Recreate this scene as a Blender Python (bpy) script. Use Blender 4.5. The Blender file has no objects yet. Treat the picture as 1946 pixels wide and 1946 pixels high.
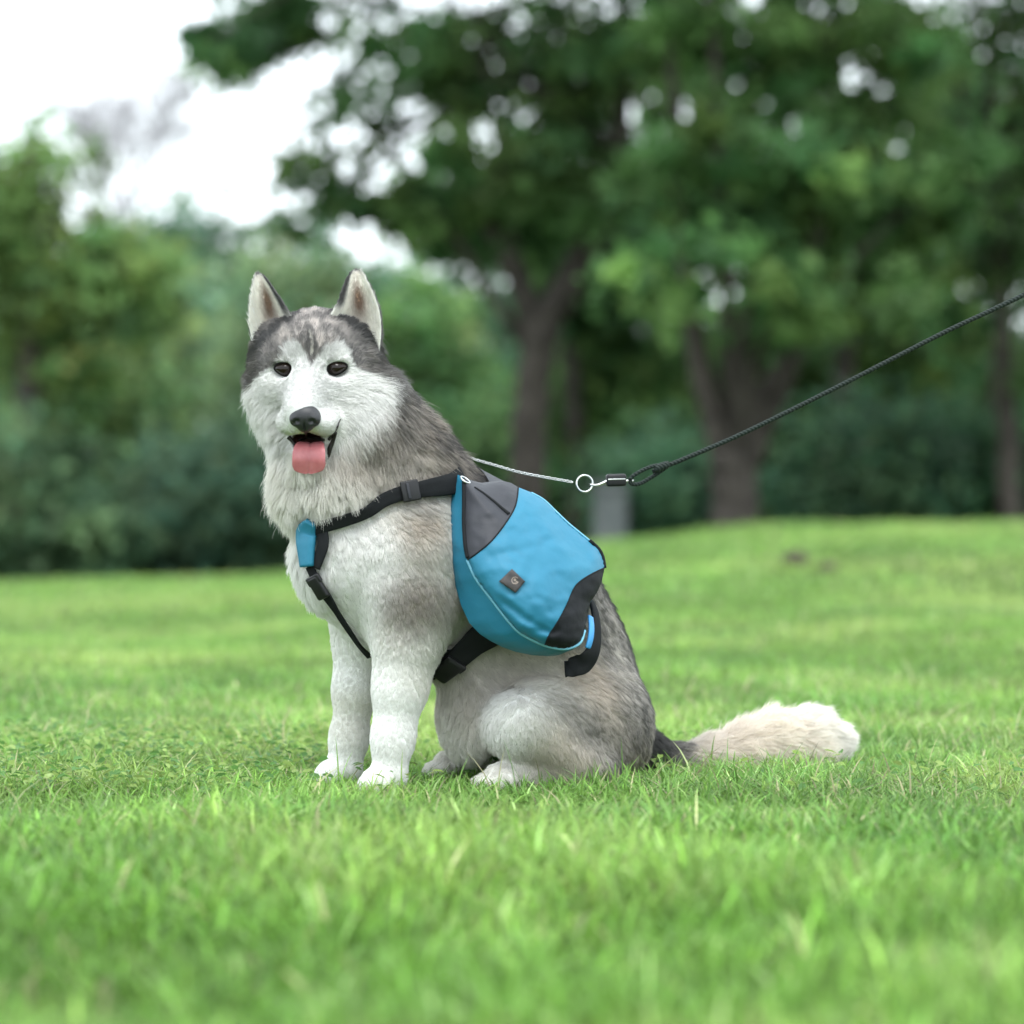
import bpy, bmesh, math, random
import numpy as np
from mathutils import Vector, Matrix, geometry, kdtree
from mathutils.bvhtree import BVHTree

random.seed(7)
rng = np.random.default_rng(11)
scene = bpy.context.scene
COL = scene.collection

# ------------------------------------------------------------------ camera
PXM = 8.73e-4            # metres per photograph pixel in the dog's plane, 5 m away
CAMP = np.array([0.0, -5.0, 0.5])
K = PXM / 5.0
PITCH = -math.atan(46 * K)
cam_data = bpy.data.cameras.new('camera')
cam = bpy.data.objects.new('camera', cam_data)
COL.objects.link(cam)
cam.location = CAMP
cam.rotation_euler = (math.pi / 2 + PITCH, 0, 0)
cam_data.sensor_width = 36.0
cam_data.lens = 36.0 / (1946 * K)
cam_data.clip_start = 0.1
cam_data.clip_end = 2000
cam_data.dof.use_dof = True
cam_data.dof.focus_distance = 4.93
cam_data.dof.aperture_fstop = 2.4
cam_data.dof.aperture_blades = 0
scene.camera = cam

# ------------------------------------------------------------------ sky and sun (bright overcast)
SUN_EL, SUN_AZ = math.radians(64), math.radians(172)   # azimuth clockwise from +Y
world = bpy.data.worlds.new('World')
scene.world = world
world.use_nodes = True
wn = world.node_tree
wn.nodes.clear()
w_out = wn.nodes.new('ShaderNodeOutputWorld')
w_bg = wn.nodes.new('ShaderNodeBackground')
w_bg.inputs['Strength'].default_value = 0.10
w_sky = wn.nodes.new('ShaderNodeTexSky')
w_sky.sky_type = 'NISHITA'
w_sky.sun_disc = False
w_sky.sun_elevation = SUN_EL
w_sky.sun_rotation = SUN_AZ
w_mix = wn.nodes.new('ShaderNodeMix')
w_mix.data_type = 'RGBA'
w_mix.inputs[0].default_value = 0.86
w_mix.inputs[7].default_value = (9.9, 10.75, 11.2, 1)     # even white cloud deck
wn.links.new(w_sky.outputs[0], w_mix.inputs[6])
wn.links.new(w_mix.outputs[2], w_bg.inputs['Color'])
wn.links.new(w_bg.outputs[0], w_out.inputs[0])

sun_data = bpy.data.lights.new('sun', 'SUN')
sun_data.energy = 0.8
sun_data.angle = math.radians(22)
sun_data.color = (1.0, 0.985, 0.95)
sun = bpy.data.objects.new('sun', sun_data)
COL.objects.link(sun)
sdir = Vector((math.sin(SUN_AZ) * math.cos(SUN_EL), math.cos(SUN_AZ) * math.cos(SUN_EL), math.sin(SUN_EL)))
sun.rotation_euler = sdir.to_track_quat('Z', 'Y').to_euler()
sun.location = sdir * 30

scene.view_settings.view_transform = 'Standard'
scene.view_settings.look = 'None'
scene.view_settings.exposure = 1.42
scene.view_settings.gamma = 1.0
scene.view_settings.use_curve_mapping = False
scene.cycles.max_bounces = 8
scene.cycles.diffuse_bounces = 3
scene.cycles.glossy_bounces = 2
scene.cycles.transmission_bounces = 4
scene.cycles.transparent_max_bounces = 8

# ------------------------------------------------------------------ helpers
cf = np.array([0, math.cos(PITCH), math.sin(PITCH)])
cu = np.array([0, -math.sin(PITCH), math.cos(PITCH)])
cr = np.array([1.0, 0, 0])

def ray(px, py):
    return cf + cr * ((px - 973) * K) + cu * ((973 - py) * K)

def on_plane(px, py, p0, n):
    d = ray(px, py)
    t = np.dot(np.asarray(p0) - CAMP, n) / np.dot(d, n)
    return CAMP + d * t

def at_depth(px, py, dist):
    """point seen at a pixel, dist metres in front of the camera"""
    d = ray(px, py)
    return CAMP + d * (dist / d[1])

def nrm(v):
    v = np.asarray(v, float)
    return v / np.maximum(np.linalg.norm(v, axis=-1, keepdims=True), 1e-12)

def sstep(a, b, x):
    t = np.clip((x - a) / (b - a), 0, 1)
    return t * t * (3 - 2 * t)

def vnoise(p, seed=0):
    """value noise, p (N,3) -> (N,) in 0..1"""
    p = np.asarray(p, float)
    i = np.floor(p).astype(np.int64)
    f = p - i
    f = f * f * (3 - 2 * f)
    out = np.zeros(len(p))
    for dx in (0, 1):
        for dy in (0, 1):
            for dz in (0, 1):
                h = (i[:, 0] + dx) * 374761393 + (i[:, 1] + dy) * 668265263 + (i[:, 2] + dz) * 2147483647 + seed * 1274126177
                h = (h ^ (h >> 13)) * 1274126177
                h = (h ^ (h >> 16)) & 0xFFFF
                w = (f[:, 0] if dx else 1 - f[:, 0]) * (f[:, 1] if dy else 1 - f[:, 1]) * (f[:, 2] if dz else 1 - f[:, 2])
                out += w * h / 65535.0
    return out

def mesh_arrays(name, verts, quads=None, tris=None, cols=None, smooth=True, mats=None):
    me = bpy.data.meshes.new(name)
    verts = np.asarray(verts, np.float32)
    parts, tot = [], []
    if quads is not None and len(quads):
        parts.append(np.asarray(quads, np.int32).ravel()); tot.append(np.full(len(quads), 4, np.int32))
    if tris is not None and len(tris):
        parts.append(np.asarray(tris, np.int32).ravel()); tot.append(np.full(len(tris), 3, np.int32))
    loops = np.concatenate(parts); tot = np.concatenate(tot)
    starts = np.concatenate([[0], np.cumsum(tot)[:-1]]).astype(np.int32)
    me.vertices.add(len(verts)); me.vertices.foreach_set('co', verts.ravel())
    me.loops.add(len(loops)); me.loops.foreach_set('vertex_index', loops)
    me.polygons.add(len(tot)); me.polygons.foreach_set('loop_start', starts)
    if smooth:
        me.polygons.foreach_set('use_smooth', np.ones(len(tot), bool))
    if mats is not None:
        me.polygons.foreach_set('material_index', np.asarray(mats, np.int32))
    me.update(calc_edges=True)
    if cols is not None:
        a = me.attributes.new('col', 'FLOAT_COLOR', 'POINT')
        c = np.ones((len(verts), 4), np.float32); c[:, :3] = cols
        a.data.foreach_set('color', c.ravel())
    return me

def link(name, data, mat=None, parent=None, kind=None):
    o = bpy.data.objects.new(name, data)
    COL.objects.link(o)
    if parent is not None:
        o.parent = parent
    if mat is not None:
        for m in (mat if isinstance(mat, (list, tuple)) else [mat]):
            data.materials.append(m)
    if kind:
        o['kind'] = kind
    return o

def tag(o, label, cat, group=None):
    o['label'] = label
    o['category'] = cat
    if group:
        o['group'] = group
    return o

def thing(name, label, cat, loc=(0, 0, 0), group=None):
    o = bpy.data.objects.new(name, None)
    COL.objects.link(o)
    o.location = loc
    o.empty_display_size = 0.1
    tag(o, label, cat, group)
    return o

def reparent(child, parent):
    """parent without moving: the parents here are only translated"""
    child.parent = parent
    child.matrix_parent_inverse = Matrix.Translation(-Vector(parent.location))

def principled(name, color=(0.5, 0.5, 0.5), rough=0.6, metal=0.0, spec=0.5):
    m = bpy.data.materials.new(name)
    m.use_nodes = True
    b = m.node_tree.nodes['Principled BSDF']
    b.inputs['Base Color'].default_value = (*color, 1)
    b.inputs['Roughness'].default_value = rough
    b.inputs['Metallic'].default_value = metal
    b.inputs['Specular IOR Level'].default_value = spec
    return m, m.node_tree, b

def add_noise_color(nt, b, c1, c2, scale, detail=4, coord='Object', rough=0.6):
    tc = nt.nodes.new('ShaderNodeTexCoord')
    n = nt.nodes.new('ShaderNodeTexNoise')
    n.inputs['Scale'].default_value = scale
    n.inputs['Detail'].default_value = detail
    n.inputs['Roughness'].default_value = rough
    r = nt.nodes.new('ShaderNodeMix'); r.data_type = 'RGBA'
    r.inputs[6].default_value = (*c1, 1); r.inputs[7].default_value = (*c2, 1)
    mr = nt.nodes.new('ShaderNodeMapRange')
    mr.inputs['From Min'].default_value = 0.32; mr.inputs['From Max'].default_value = 0.68
    nt.links.new(tc.outputs[coord], n.inputs['Vector'])
    nt.links.new(n.outputs['Fac'], mr.inputs['Value'])
    nt.links.new(mr.outputs['Result'], r.inputs[0])
    nt.links.new(r.outputs[2], b.inputs['Base Color'])
    return n, r

def add_bump(nt, b, scale, strength, dist=0.002, kind='noise', coord='Object'):
    tc = nt.nodes.new('ShaderNodeTexCoord')
    if kind == 'noise':
        n = nt.nodes.new('ShaderNodeTexNoise'); n.inputs['Scale'].default_value = scale; n.inputs['Detail'].default_value = 5
        out = n.outputs['Fac']
    else:
        n = nt.nodes.new('ShaderNodeTexVoronoi'); n.inputs['Scale'].default_value = scale
        out = n.outputs['Distance']
    bp = nt.nodes.new('ShaderNodeBump')
    bp.inputs['Strength'].default_value = strength
    bp.inputs['Distance'].default_value = dist
    nt.links.new(tc.outputs[coord], n.inputs['Vector'])
    nt.links.new(out, bp.inputs['Height'])
    nt.links.new(bp.outputs['Normal'], b.inputs['Normal'])

def leaf_material(name, transl=0.45, rough=0.55, spec=0.3):
    """colour from the 'col' attribute, part of the light passing through the leaf"""
    m = bpy.data.materials.new(name)
    m.use_nodes = True
    nt = m.node_tree
    b = nt.nodes['Principled BSDF']
    b.inputs['Roughness'].default_value = rough
    b.inputs['Specular IOR Level'].default_value = spec
    at = nt.nodes.new('ShaderNodeAttribute'); at.attribute_name = 'col'
    tr = nt.nodes.new('ShaderNodeBsdfTranslucent')
    mx = nt.nodes.new('ShaderNodeMixShader'); mx.inputs[0].default_value = transl
    hs = nt.nodes.new('ShaderNodeHueSaturation'); hs.inputs['Value'].default_value = 1.25; hs.inputs['Hue'].default_value = 0.495
    nt.links.new(at.outputs['Color'], b.inputs['Base Color'])
    nt.links.new(at.outputs['Color'], hs.inputs['Color'])
    nt.links.new(hs.outputs[0], tr.inputs['Color'])
    nt.links.new(b.outputs[0], mx.inputs[1]); nt.links.new(tr.outputs[0], mx.inputs[2])
    nt.links.new(mx.outputs[0], nt.nodes['Material Output'].inputs['Surface'])
    return m

def catmull(P, n):
    """resample control points to n points on a Catmull-Rom curve"""
    P = np.asarray(P, float)
    Q = np.vstack([2 * P[0] - P[1], P, 2 * P[-1] - P[-2]])
    seg = len(P) - 1
    t = np.linspace(0, seg, n)
    i = np.minimum(t.astype(int), seg - 1)
    f = (t - i)[:, None]
    a, b, c, d = Q[i], Q[i + 1], Q[i + 2], Q[i + 3]
    return 0.5 * (2 * b + (c - a) * f + (2 * a - 5 * b + 4 * c - d) * f ** 2 + (3 * b - a - 3 * c + d) * f ** 3)

def tube_arrays(path, radii, sides=8, closed=False, off=0, cap=True):
    P = np.asarray(path, float); n = len(P)
    R = np.broadcast_to(np.asarray(radii, float), (n,))
    if closed:
        T = nrm(np.roll(P, -1, 0) - np.roll(P, 1, 0))
    else:
        T = nrm(np.gradient(P, axis=0))
    ref = np.array([0.0, 0, 1]) if abs(T[0][2]) < 0.9 else np.array([1.0, 0, 0])
    u = nrm(np.cross(T[0], ref)); U = [u]
    for k in range(1, n):
        u = U[-1] - T[k] * np.dot(U[-1], T[k]); U.append(nrm(u))
    U = np.array(U); V = np.cross(T, U)
    a = np.linspace(0, 2 * np.pi, sides, endpoint=False)
    v = P[:, None] + R[:, None, None] * (np.cos(a)[None, :, None] * U[:, None] + np.sin(a)[None, :, None] * V[:, None])
    v = v.reshape(-1, 3)
    q = []
    for k in range(n if closed else n - 1):
        k2 = (k + 1) % n
        for s in range(sides):
            s2 = (s + 1) % sides
            q.append((off + k * sides + s, off + k * sides + s2, off + k2 * sides + s2, off + k2 * sides + s))
    t = []
    if not closed and cap:
        v = np.vstack([v, P[0], P[-1]])
        c0, c1 = off + n * sides, off + n * sides + 1
        for s in range(sides):
            s2 = (s + 1) % sides
            t.append((c0, off + s2, off + s)); t.append((c1, off + (n - 1) * sides + s, off + (n - 1) * sides + s2))
    return v, q, t

class Build:
    def __init__(self):
        self.v, self.q, self.t, self.n = [], [], [], 0
    def tube(self, path, radii, sides=8, closed=False):
        v, q, t = tube_arrays(path, radii, sides, closed, self.n)
        self.v.append(v); self.q += q; self.t += t; self.n += len(v)
        return self
    def add(self, v, q=(), t=()):
        self.v.append(np.asarray(v, float))
        self.q += [tuple(i + self.n for i in f) for f in q]
        self.t += [tuple(i + self.n for i in f) for f in t]
        self.n += len(v)
        return self
    def band(self, path, normals, width, thick, closed=False):
        """flat webbing with soft edges along a path; normals point away from the body"""
        P = np.asarray(path, float); N = nrm(normals); n = len(P)
        W = np.broadcast_to(np.asarray(width, float), (n,)); H = thick
        T = nrm(np.roll(P, -1, 0) - np.roll(P, 1, 0)) if closed else nrm(np.gradient(P, axis=0))
        B = nrm(np.cross(T, N)); N = np.cross(B, T)
        prof = [(-0.5, 0.15), (-0.44, 0.5), (-0.2, 0.56), (0.2, 0.56), (0.44, 0.5), (0.5, 0.15), (0.46, -0.45), (-0.46, -0.45)]
        v = np.stack([P + B * (W * a)[:, None] + N * (H * b) for a, b in prof], 1).reshape(-1, 3)
        m = len(prof); q = []
        for k in range(n if closed else n - 1):
            k2 = (k + 1) % n
            for s in range(m):
                s2 = (s + 1) % m
                q.append((k * m + s, k2 * m + s, k2 * m + s2, k * m + s2))
        t = []
        if not closed:
            for s in range(1, m - 1):
                t.append((0, s, s + 1)); e = (n - 1) * m; t.append((e, e + s + 1, e + s))
        return self.add(v, q, t)
    def mesh(self, name, smooth=True):
        return mesh_arrays(name, np.vstack(self.v), self.q, self.t, smooth=smooth)

def rounded_box(name, size, bevel, mat, parent=None, matrix=None, seg=3):
    bm = bmesh.new()
    bmesh.ops.create_cube(bm, size=1.0)
    bmesh.ops.scale(bm, vec=size, verts=bm.verts)
    bmesh.ops.bevel(bm, geom=bm.edges[:], offset=bevel, segments=seg, profile=0.5, affect='EDGES')
    if matrix is not None:
        bmesh.ops.transform(bm, matrix=matrix, verts=bm.verts)
    for f in bm.faces:
        f.smooth = True
    me = bpy.data.meshes.new(name); bm.to_mesh(me); bm.free()
    return link(name, me, mat, parent)

def frame_matrix(o, x, y, z):
    M = Matrix.Identity(4)
    for r in range(3):
        M[r][0], M[r][1], M[r][2], M[r][3] = x[r], y[r], z[r], o[r]
    return M

# ------------------------------------------------------------------ lie of the land
def gz(x, y):
    x = np.asarray(x, float); D = np.asarray(y, float) + 5.0
    th = np.tanh(x / 1.6)
    crest = 0.125 + np.where(th > 0, 0.17, 0.2) * th
    rise = sstep(6.2, 18, D) * crest
    drop = -0.06 * np.clip(D - 18, 0, 40) - 0.0 * D
    bumps = 0.012 * np.sin(x * 2.1 + 0.7) * np.sin(D * 1.3) * sstep(5.8, 9, D) + 0.01 * np.sin(x * 3.3 + D * 0.9) * sstep(5.9, 9, D)
    return rise + drop + bumps


# ------------------------------------------------------------------ ground
xs = np.concatenate([-np.geomspace(6, 900, 26)[::-1], np.linspace(-5.8, 5.8, 60), np.geomspace(6, 900, 26)])
ys = np.concatenate([[-300, -120, -60, -30, -15, -9], np.linspace(-6.5, 18, 110), 18.5 + np.geomspace(0.5, 1200, 36)])
GX, GY = np.meshgrid(xs, ys)
gv = np.stack([GX, GY, gz(GX, GY)], -1).reshape(-1, 3)
nx, ny = len(xs), len(ys)
ii = (np.arange(ny - 1)[:, None] * nx + np.arange(nx - 1)[None]).ravel()
gq = np.stack([ii, ii + 1, ii + nx + 1, ii + nx], 1)
m_ground, nt, b = principled('lawn_soil', (0.05, 0.08, 0.02), 0.95, spec=0.1)
add_noise_color(nt, b, (0.030, 0.050, 0.012), (0.075, 0.12, 0.028), 9.0, 8)
add_bump(nt, b, 60, 0.6, 0.01)
ground = link('ground', mesh_arrays('ground', gv, gq), m_ground, kind='structure')
ground['label'] = 'gently rising green lawn that crests behind the dog'

# ------------------------------------------------------------------ trees and shrubs
m_leaf = leaf_material('tree_leaves', 0.5, 0.6, 0.25)
m_bark, nt, b = principled('bark', (0.06, 0.052, 0.046), 0.9, spec=0.1)
add_noise_color(nt, b, (0.030, 0.026, 0.023), (0.085, 0.073, 0.064), 7.0, 8)
add_bump(nt, b, 22, 0.9, 0.03)
m_bark_hazed, nt, b = principled('bark_hazed', (0.5, 0.48, 0.5), 0.9, spec=0.1)  # distance haze painted into the bark as a pale lavender grey
add_noise_color(nt, b, (0.42, 0.41, 0.43), (0.6, 0.58, 0.6), 3.0, 4)

def blob_leaves(ells, n, size, clump, per, col, colvar, seed, shell=2.6):
    """leaf clumps spread through ellipsoids (centre, radii); returns verts, tris, colours"""
    r = np.random.default_rng(seed)
    vol = np.array([e[1][0] * e[1][1] * e[1][2] for e in ells]) ** 0.75 * np.array([e[2] if len(e) > 2 else 1.0 for e in ells])
    nc = max(1, n // per)
    pick = r.choice(len(ells), nc, p=vol / vol.sum())
    C = np.array([e[0] for e in ells])[pick]; R = np.array([e[1] for e in ells])[pick]
    d = nrm(r.normal(size=(nc, 3)))
    cc = C + d * R * (r.random(nc) ** (1 / shell))[:, None]
    cb = r.normal(size=nc)
    warm = r.random(nc)
    k = np.repeat(np.arange(nc), per); N = len(k)
    off = r.normal(size=(N, 3)) * np.array([1, 1, 0.7]) * clump * (0.6 + 0.8 * r.random(nc))[k][:, None]
    c = cc[k] + off
    s = size * (0.6 + 0.8 * r.random(N))
    nr = nrm(r.normal(size=(N, 3)) * 0.8 + np.array([0, -0.25, 0.75]) + d[k] * 0.6)
    a = nrm(np.cross(nr, r.normal(size=(N, 3))) + np.array([0, 0, -0.25]))
    bdir = nrm(np.cross(nr, a))
    fold = nr * (s * 0.12)[:, None]
    L, W = a * s[:, None] * 0.5, bdir * s[:, None] * 0.3
    v = np.stack([c - L, c + W + fold, c + L, c - W + fold], 1).reshape(-1, 3)
    i = np.arange(N) * 4
    t = np.concatenate([np.stack([i, i + 1, i + 2], 1), np.stack([i, i + 2, i + 3], 1)])
    br = np.exp(colvar * cb)[k] * (0.8 + 0.4 * r.random(N))
    colr = np.asarray(col)[None] * br[:, None] * np.stack([0.90 + 0.40 * (warm[k] - 0.40), np.ones(N), 1.15 - 0.3 * (warm[k] - 0.4)], 1)  # cooler leaf hue; the raised blue paints in background haze
    return v, t, np.repeat(np.clip(colr, 0.005, 0.5), 4, 0)

def pxr(r, D):
    return r * K * D

def make_tree(name, label, D, limbs, ells, n, size, clump, per, col, seed, cat='tree', group=None, var=0.35, shell=2.6, bark=None, trunk=True, twigs=14):
    base = at_depth(limbs[0][0][0], limbs[0][0][1], D)
    base[2] = gz(base[0], base[1])
    t = thing(name, label, cat, base, group)
    r = np.random.default_rng(seed + 500)
    E = []
    for e in ells:
        px, py, rx, ry, dz, rd = e[:6]
        c = at_depth(px, py, D + dz)
        E.append((c, np.array([pxr(rx, D), rd, pxr(ry, D)]), e[6] if len(e) > 6 else 1.0))
    B = Build()
    tips = []
    for li, limb in enumerate(limbs):
        P = np.array([at_depth(p[0], p[1], D + (p[3] if len(p) > 3 else 0)) for p in limb])
        R = np.array([pxr(p[2], D) for p in limb])
        if li == 0:
            P[0, 2] = base[2] - 0.15
        n_ = 8 * (len(P) - 1)
        path = catmull(P, n_)
        rad = np.interp(np.linspace(0, 1, n_), np.linspace(0, 1, len(R)), R)
        path = path + r.normal(size=path.shape) * rad[:, None] * 0.06
        if li == 0:
            rad[0] *= 1.45; rad[1] *= 1.25; rad[2] *= 1.1
        B.tube(path, rad, 10)
        tips.append((path, rad))
    for k in range(twigs):                      # thin boughs out into the crown
        path, rad = tips[r.integers(len(tips))]
        j = r.integers(int(len(path) * 0.5), len(path))
        e = E[r.integers(len(E))]
        end = e[0] + e[1] * r.normal(size=3) * 0.4
        mid = (path[j] + end) / 2 + np.array([0, 0, 0.15]) * np.linalg.norm(end - path[j])
        pp = catmull([path[j], mid, end], 9)
        B.tube(pp, np.linspace(min(rad[j] * 0.5, 0.05), 0.008, 9), 5)
    tr = link('trunk', B.mesh('trunk'), bark or m_bark)
    reparent(tr, t)
    if n:
        v, f, c = blob_leaves(E, n, size, clump, per, col, var, seed, shell)
        cr_ = link('crown', mesh_arrays('crown', v, tris=f, cols=c, smooth=False), m_leaf, kind='stuff')
        reparent(cr_, t)
    return t

DARK = (0.040, 0.088, 0.020)
MID = (0.075, 0.150, 0.032)
BRIGHT = (0.130, 0.215, 0.050)

make_tree('park_tree', 'tall tree with forked grey-brown trunk rising behind the backpack', 22,
          [[(1006, 1070, 40), (1004, 930, 36), (1008, 780, 34), (1024, 660, 34), (1050, 580, 32)],
           [(1020, 650, 27), (985, 530, 24), (925, 410, 20), (885, 260, 19), (868, 130, 14), (850, -120, 8)],
           [(1050, 590, 30), (1110, 480, 27), (1160, 380, 23), (1176, 250, 20), (1182, 90, 18), (1188, -220, 10)]],
          [(430, 95, 85, 75, 0, 0.5, 1.9), (560, 50, 70, 55, 0.3, 0.4, 1.6), (510, 15, 130, 50, 0.2, 0.5, 1.7), (600, 320, 95, 70, -0.3, 0.5, 1.8), (500, 190, 50, 45, 0, 0.3, 1.0),
           (780, 80, 160, 120, 0.2, 0.9, 1.25), (830, 260, 150, 150, 0, 0.8, 1.2), (1030, 130, 190, 170, 0.3, 1.0, 1.25), (1060, 330, 170, 110, 0, 0.8, 1.2),
           (690, 390, 110, 50, 0.2, 0.6), (930, 420, 190, 75, 0.3, 0.8, 1.2), (1230, 120, 130, 170, 0.4, 0.9), (700, 190, 80, 80, 0, 0.5, 1.1), (590, 420, 70, 40, 0.2, 0.4, 1.0),
           (700, -330, 430, 260, 0.5, 2.2), (1150, -330, 400, 280, 0.5, 2.2)],
          22500, 0.125, 0.105, 50, (0.080, 0.152, 0.044), 21, var=0.28)

make_tree('park_tree', 'tree with thick trunk splitting low into a V, just under the leash', 20,
          [[(1395, 1060, 50), (1396, 960, 46), (1394, 870, 42)],
           [(1390, 885, 31), (1352, 780, 24), (1322, 650, 20), (1302, 480, 20), (1285, 250, 14), (1270, -100, 8)],
           [(1400, 880, 33), (1440, 790, 26), (1492, 680, 22), (1535, 530, 22), (1565, 330, 16), (1590, -80, 8)]],
          [(1400, 110, 200, 150, 0, 0.9, 1.2), (1650, 90, 220, 150, 0.2, 1.0, 1.2), (1330, 320, 150, 120, 0, 0.8), (1530, 300, 190, 130, -0.2, 0.9, 1.2),
           (1720, 330, 190, 160, 0, 0.9), (1420, 440, 160, 80, 0.2, 0.7), (1640, 480, 190, 90, 0.3, 0.8), (1310, 530, 120, 75, -0.8, 0.5, 1.3), (1500, 560, 150, 70, -0.8, 0.5, 1.3), (1640, 600, 140, 70, -0.5, 0.5, 1.2),
           (1350, -330, 380, 260, 0.5, 2.0), (1750, -330, 380, 260, 0.5, 2.0)],
          20500, 0.12, 0.10, 48, (0.088, 0.165, 0.044), 22, var=0.28)

make_tree('park_tree', 'dark leafy tree cut off by the right edge of the picture', 24,
          [[(1925, 1060, 22), (1915, 860, 20), (1905, 650, 18), (1890, 420, 14), (1880, 150, 9)]],
          [(1850, 150, 200, 190, 0.4, 1.0), (1930, 360, 150, 150, 0, 0.9), (1860, 520, 150, 110, 0.2, 0.8), (2080, 200, 200, 260, 0, 1.2),
           (1960, 660, 130, 110, 0.4, 0.8), (1930, -280, 380, 260, 0.5, 2.0)],
          13000, 0.13, 0.13, 34, (0.072, 0.132, 0.038), 23, var=0.3)

make_tree('park_tree', 'leafy green tree at the left edge below open sky', 26,
          [[(45, 1110, 26), (48, 860, 24), (58, 640, 22), (74, 470, 18), (66, 300, 11), (60, 220, 6)],
           [(62, 560, 14), (150, 460, 10), (220, 400, 6)]],
          [(60, 265, 75, 60, 0, 0.5, 0.55), (130, 300, 55, 50, 0, 0.4, 0.45), (10, 400, 120, 100, 0.3, 0.8), (225, 480, 100, 75, 0, 0.7),
           (60, 540, 170, 100, 0.3, 0.9), (240, 560, 110, 100, 0.2, 0.8), (-150, 420, 160, 220, 0, 1.0), (80, 700, 150, 90, 0.5, 0.8)],
          13000, 0.12, 0.12, 34, (0.185, 0.275, 0.080), 24, var=0.32)

def make_shrub(label, px, top, halfw, D, col, n, seed, size=0.14, name='shrub', var=0.38):
    gx = (px - 973) * K * D
    zg = float(gz(gx, D - 5))
    bot = 927 + (0.5 - zg) / (K * D)            # pixel row of its foot
    h = (bot - top) / 2
    r = np.random.default_rng(seed)
    ells = [(px, top + h, halfw * 0.85, h * 0.98, 0, 1.1, 1.5)]
    for k in range(6):
        a = r.uniform(-1, 1)
        ells.append((px + a * halfw * 0.75, top + h * r.uniform(0.35, 1.5), halfw * r.uniform(0.3, 0.5), h * r.uniform(0.28, 0.45), r.uniform(-0.9, 0.1), r.uniform(0.4, 0.8), 1.2))
    limbs = [[(px, bot + 6, 14), (px + 8, bot - h * 0.5, 11), (px - 6, bot - h, 8), (px + 4, top + h * 0.5, 4)],
             [(px, bot - h * 0.3, 9), (px + halfw * 0.3, bot - h * 0.9, 6), (px + halfw * 0.45, top + h * 0.7, 3)],
             [(px, bot - h * 0.4, 9), (px - halfw * 0.3, bot - h * 0.9, 6), (px - halfw * 0.45, top + h * 0.7, 3)]]
    return make_tree(name, label, D, limbs, ells, n, size, 0.17, 26, col, seed, cat='shrub', group='shrubs along the far edge of the lawn', var=var, shell=3.2, twigs=6)

make_shrub('wide yellow-green shrub at the far left behind the lawn', 150, 560, 230, 29, (0.181, 0.270, 0.096), 9000, 31)
make_shrub('dark green shrub low beside the left picture edge', 30, 800, 190, 25, (0.094, 0.162, 0.072), 7000, 32)
make_shrub('tall bluish green shrub left of the dog\'s ears', 330, 500, 190, 33, (0.152, 0.230, 0.112), 9000, 33)
make_shrub('rounded pale green shrub right behind the dog\'s head', 545, 425, 165, 31, (0.217, 0.300, 0.136), 10000, 34)
make_shrub('low dark shrub behind the dog\'s chest', 400, 830, 200, 26, (0.087, 0.149, 0.080), 7000, 35)
make_shrub('bright green shrub between the dog\'s neck and the forked tree', 800, 500, 170, 33, (0.131, 0.236, 0.072), 9500, 36)
make_shrub('green shrub showing left of the forked trunk above the backpack', 760, 760, 190, 28, (0.087, 0.169, 0.056), 8000, 37)
make_shrub('bright shrub between the two forked trees above the backpack', 1180, 560, 170, 31, (0.123, 0.223, 0.064), 9500, 38)
make_shrub('low bluish shrub right of the grey post', 1270, 830, 130, 27, (0.065, 0.135, 0.064), 6500, 39)
make_shrub('tall shrub filling the fork of the V-shaped tree', 1450, 480, 170, 32, (0.116, 0.209, 0.061), 9500, 40)
make_shrub('yellow-green shrub above the leash near the right edge', 1700, 540, 180, 31, (0.152, 0.243, 0.067), 9500, 41)
make_shrub('dark low shrub under the leash on the right', 1640, 770, 190, 26, (0.052, 0.108, 0.048), 8000, 42)
make_shrub('dark shrub at the foot of the right edge tree', 1890, 740, 170, 27, (0.052, 0.111, 0.045), 7500, 43)

# trees standing further back whose crowns close the gaps
make_tree('park_tree', 'slim tree further back whose dense crown fills the sky above the dog\'s back', 30,
          [[(1085, 1060, 20), (1090, 800, 18), (1080, 560, 15), (1085, 200, 10)]],
          [(1060, 400, 190, 110, 0, 1.2, 1.3), (860, 400, 140, 90, 0.4, 1.2), (1230, 430, 170, 110, 0.2, 1.2, 1.3), (1050, 130, 240, 160, 0.5, 1.4, 0.12), (1230, 180, 160, 160, 0.2, 1.2, 0.15), (1120, 540, 150, 90, 0, 0.9, 1.2)],
          10000, 0.17, 0.18, 30, (0.080, 0.140, 0.045), 25, group='trees standing further back', var=0.3)
make_tree('park_tree', 'slim tree further back behind the leash with a dense hanging crown', 29,
          [[(1590, 1060, 22), (1600, 800, 19), (1610, 560, 16), (1600, 200, 10)]],
          [(1480, 400, 180, 110, 0, 1.2, 1.2), (1680, 390, 190, 120, 0.3, 1.2, 1.3), (1600, 140, 280, 160, 0.3, 1.4, 0.12), (1850, 300, 170, 200, 0.2, 1.2), (1390, 250, 150, 130, 0.2, 1.2, 0.25), (1600, 540, 190, 90, 0, 0.9, 1.2)],
          10000, 0.17, 0.18, 30, (0.076, 0.135, 0.042), 26, group='trees standing further back', var=0.3)

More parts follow.
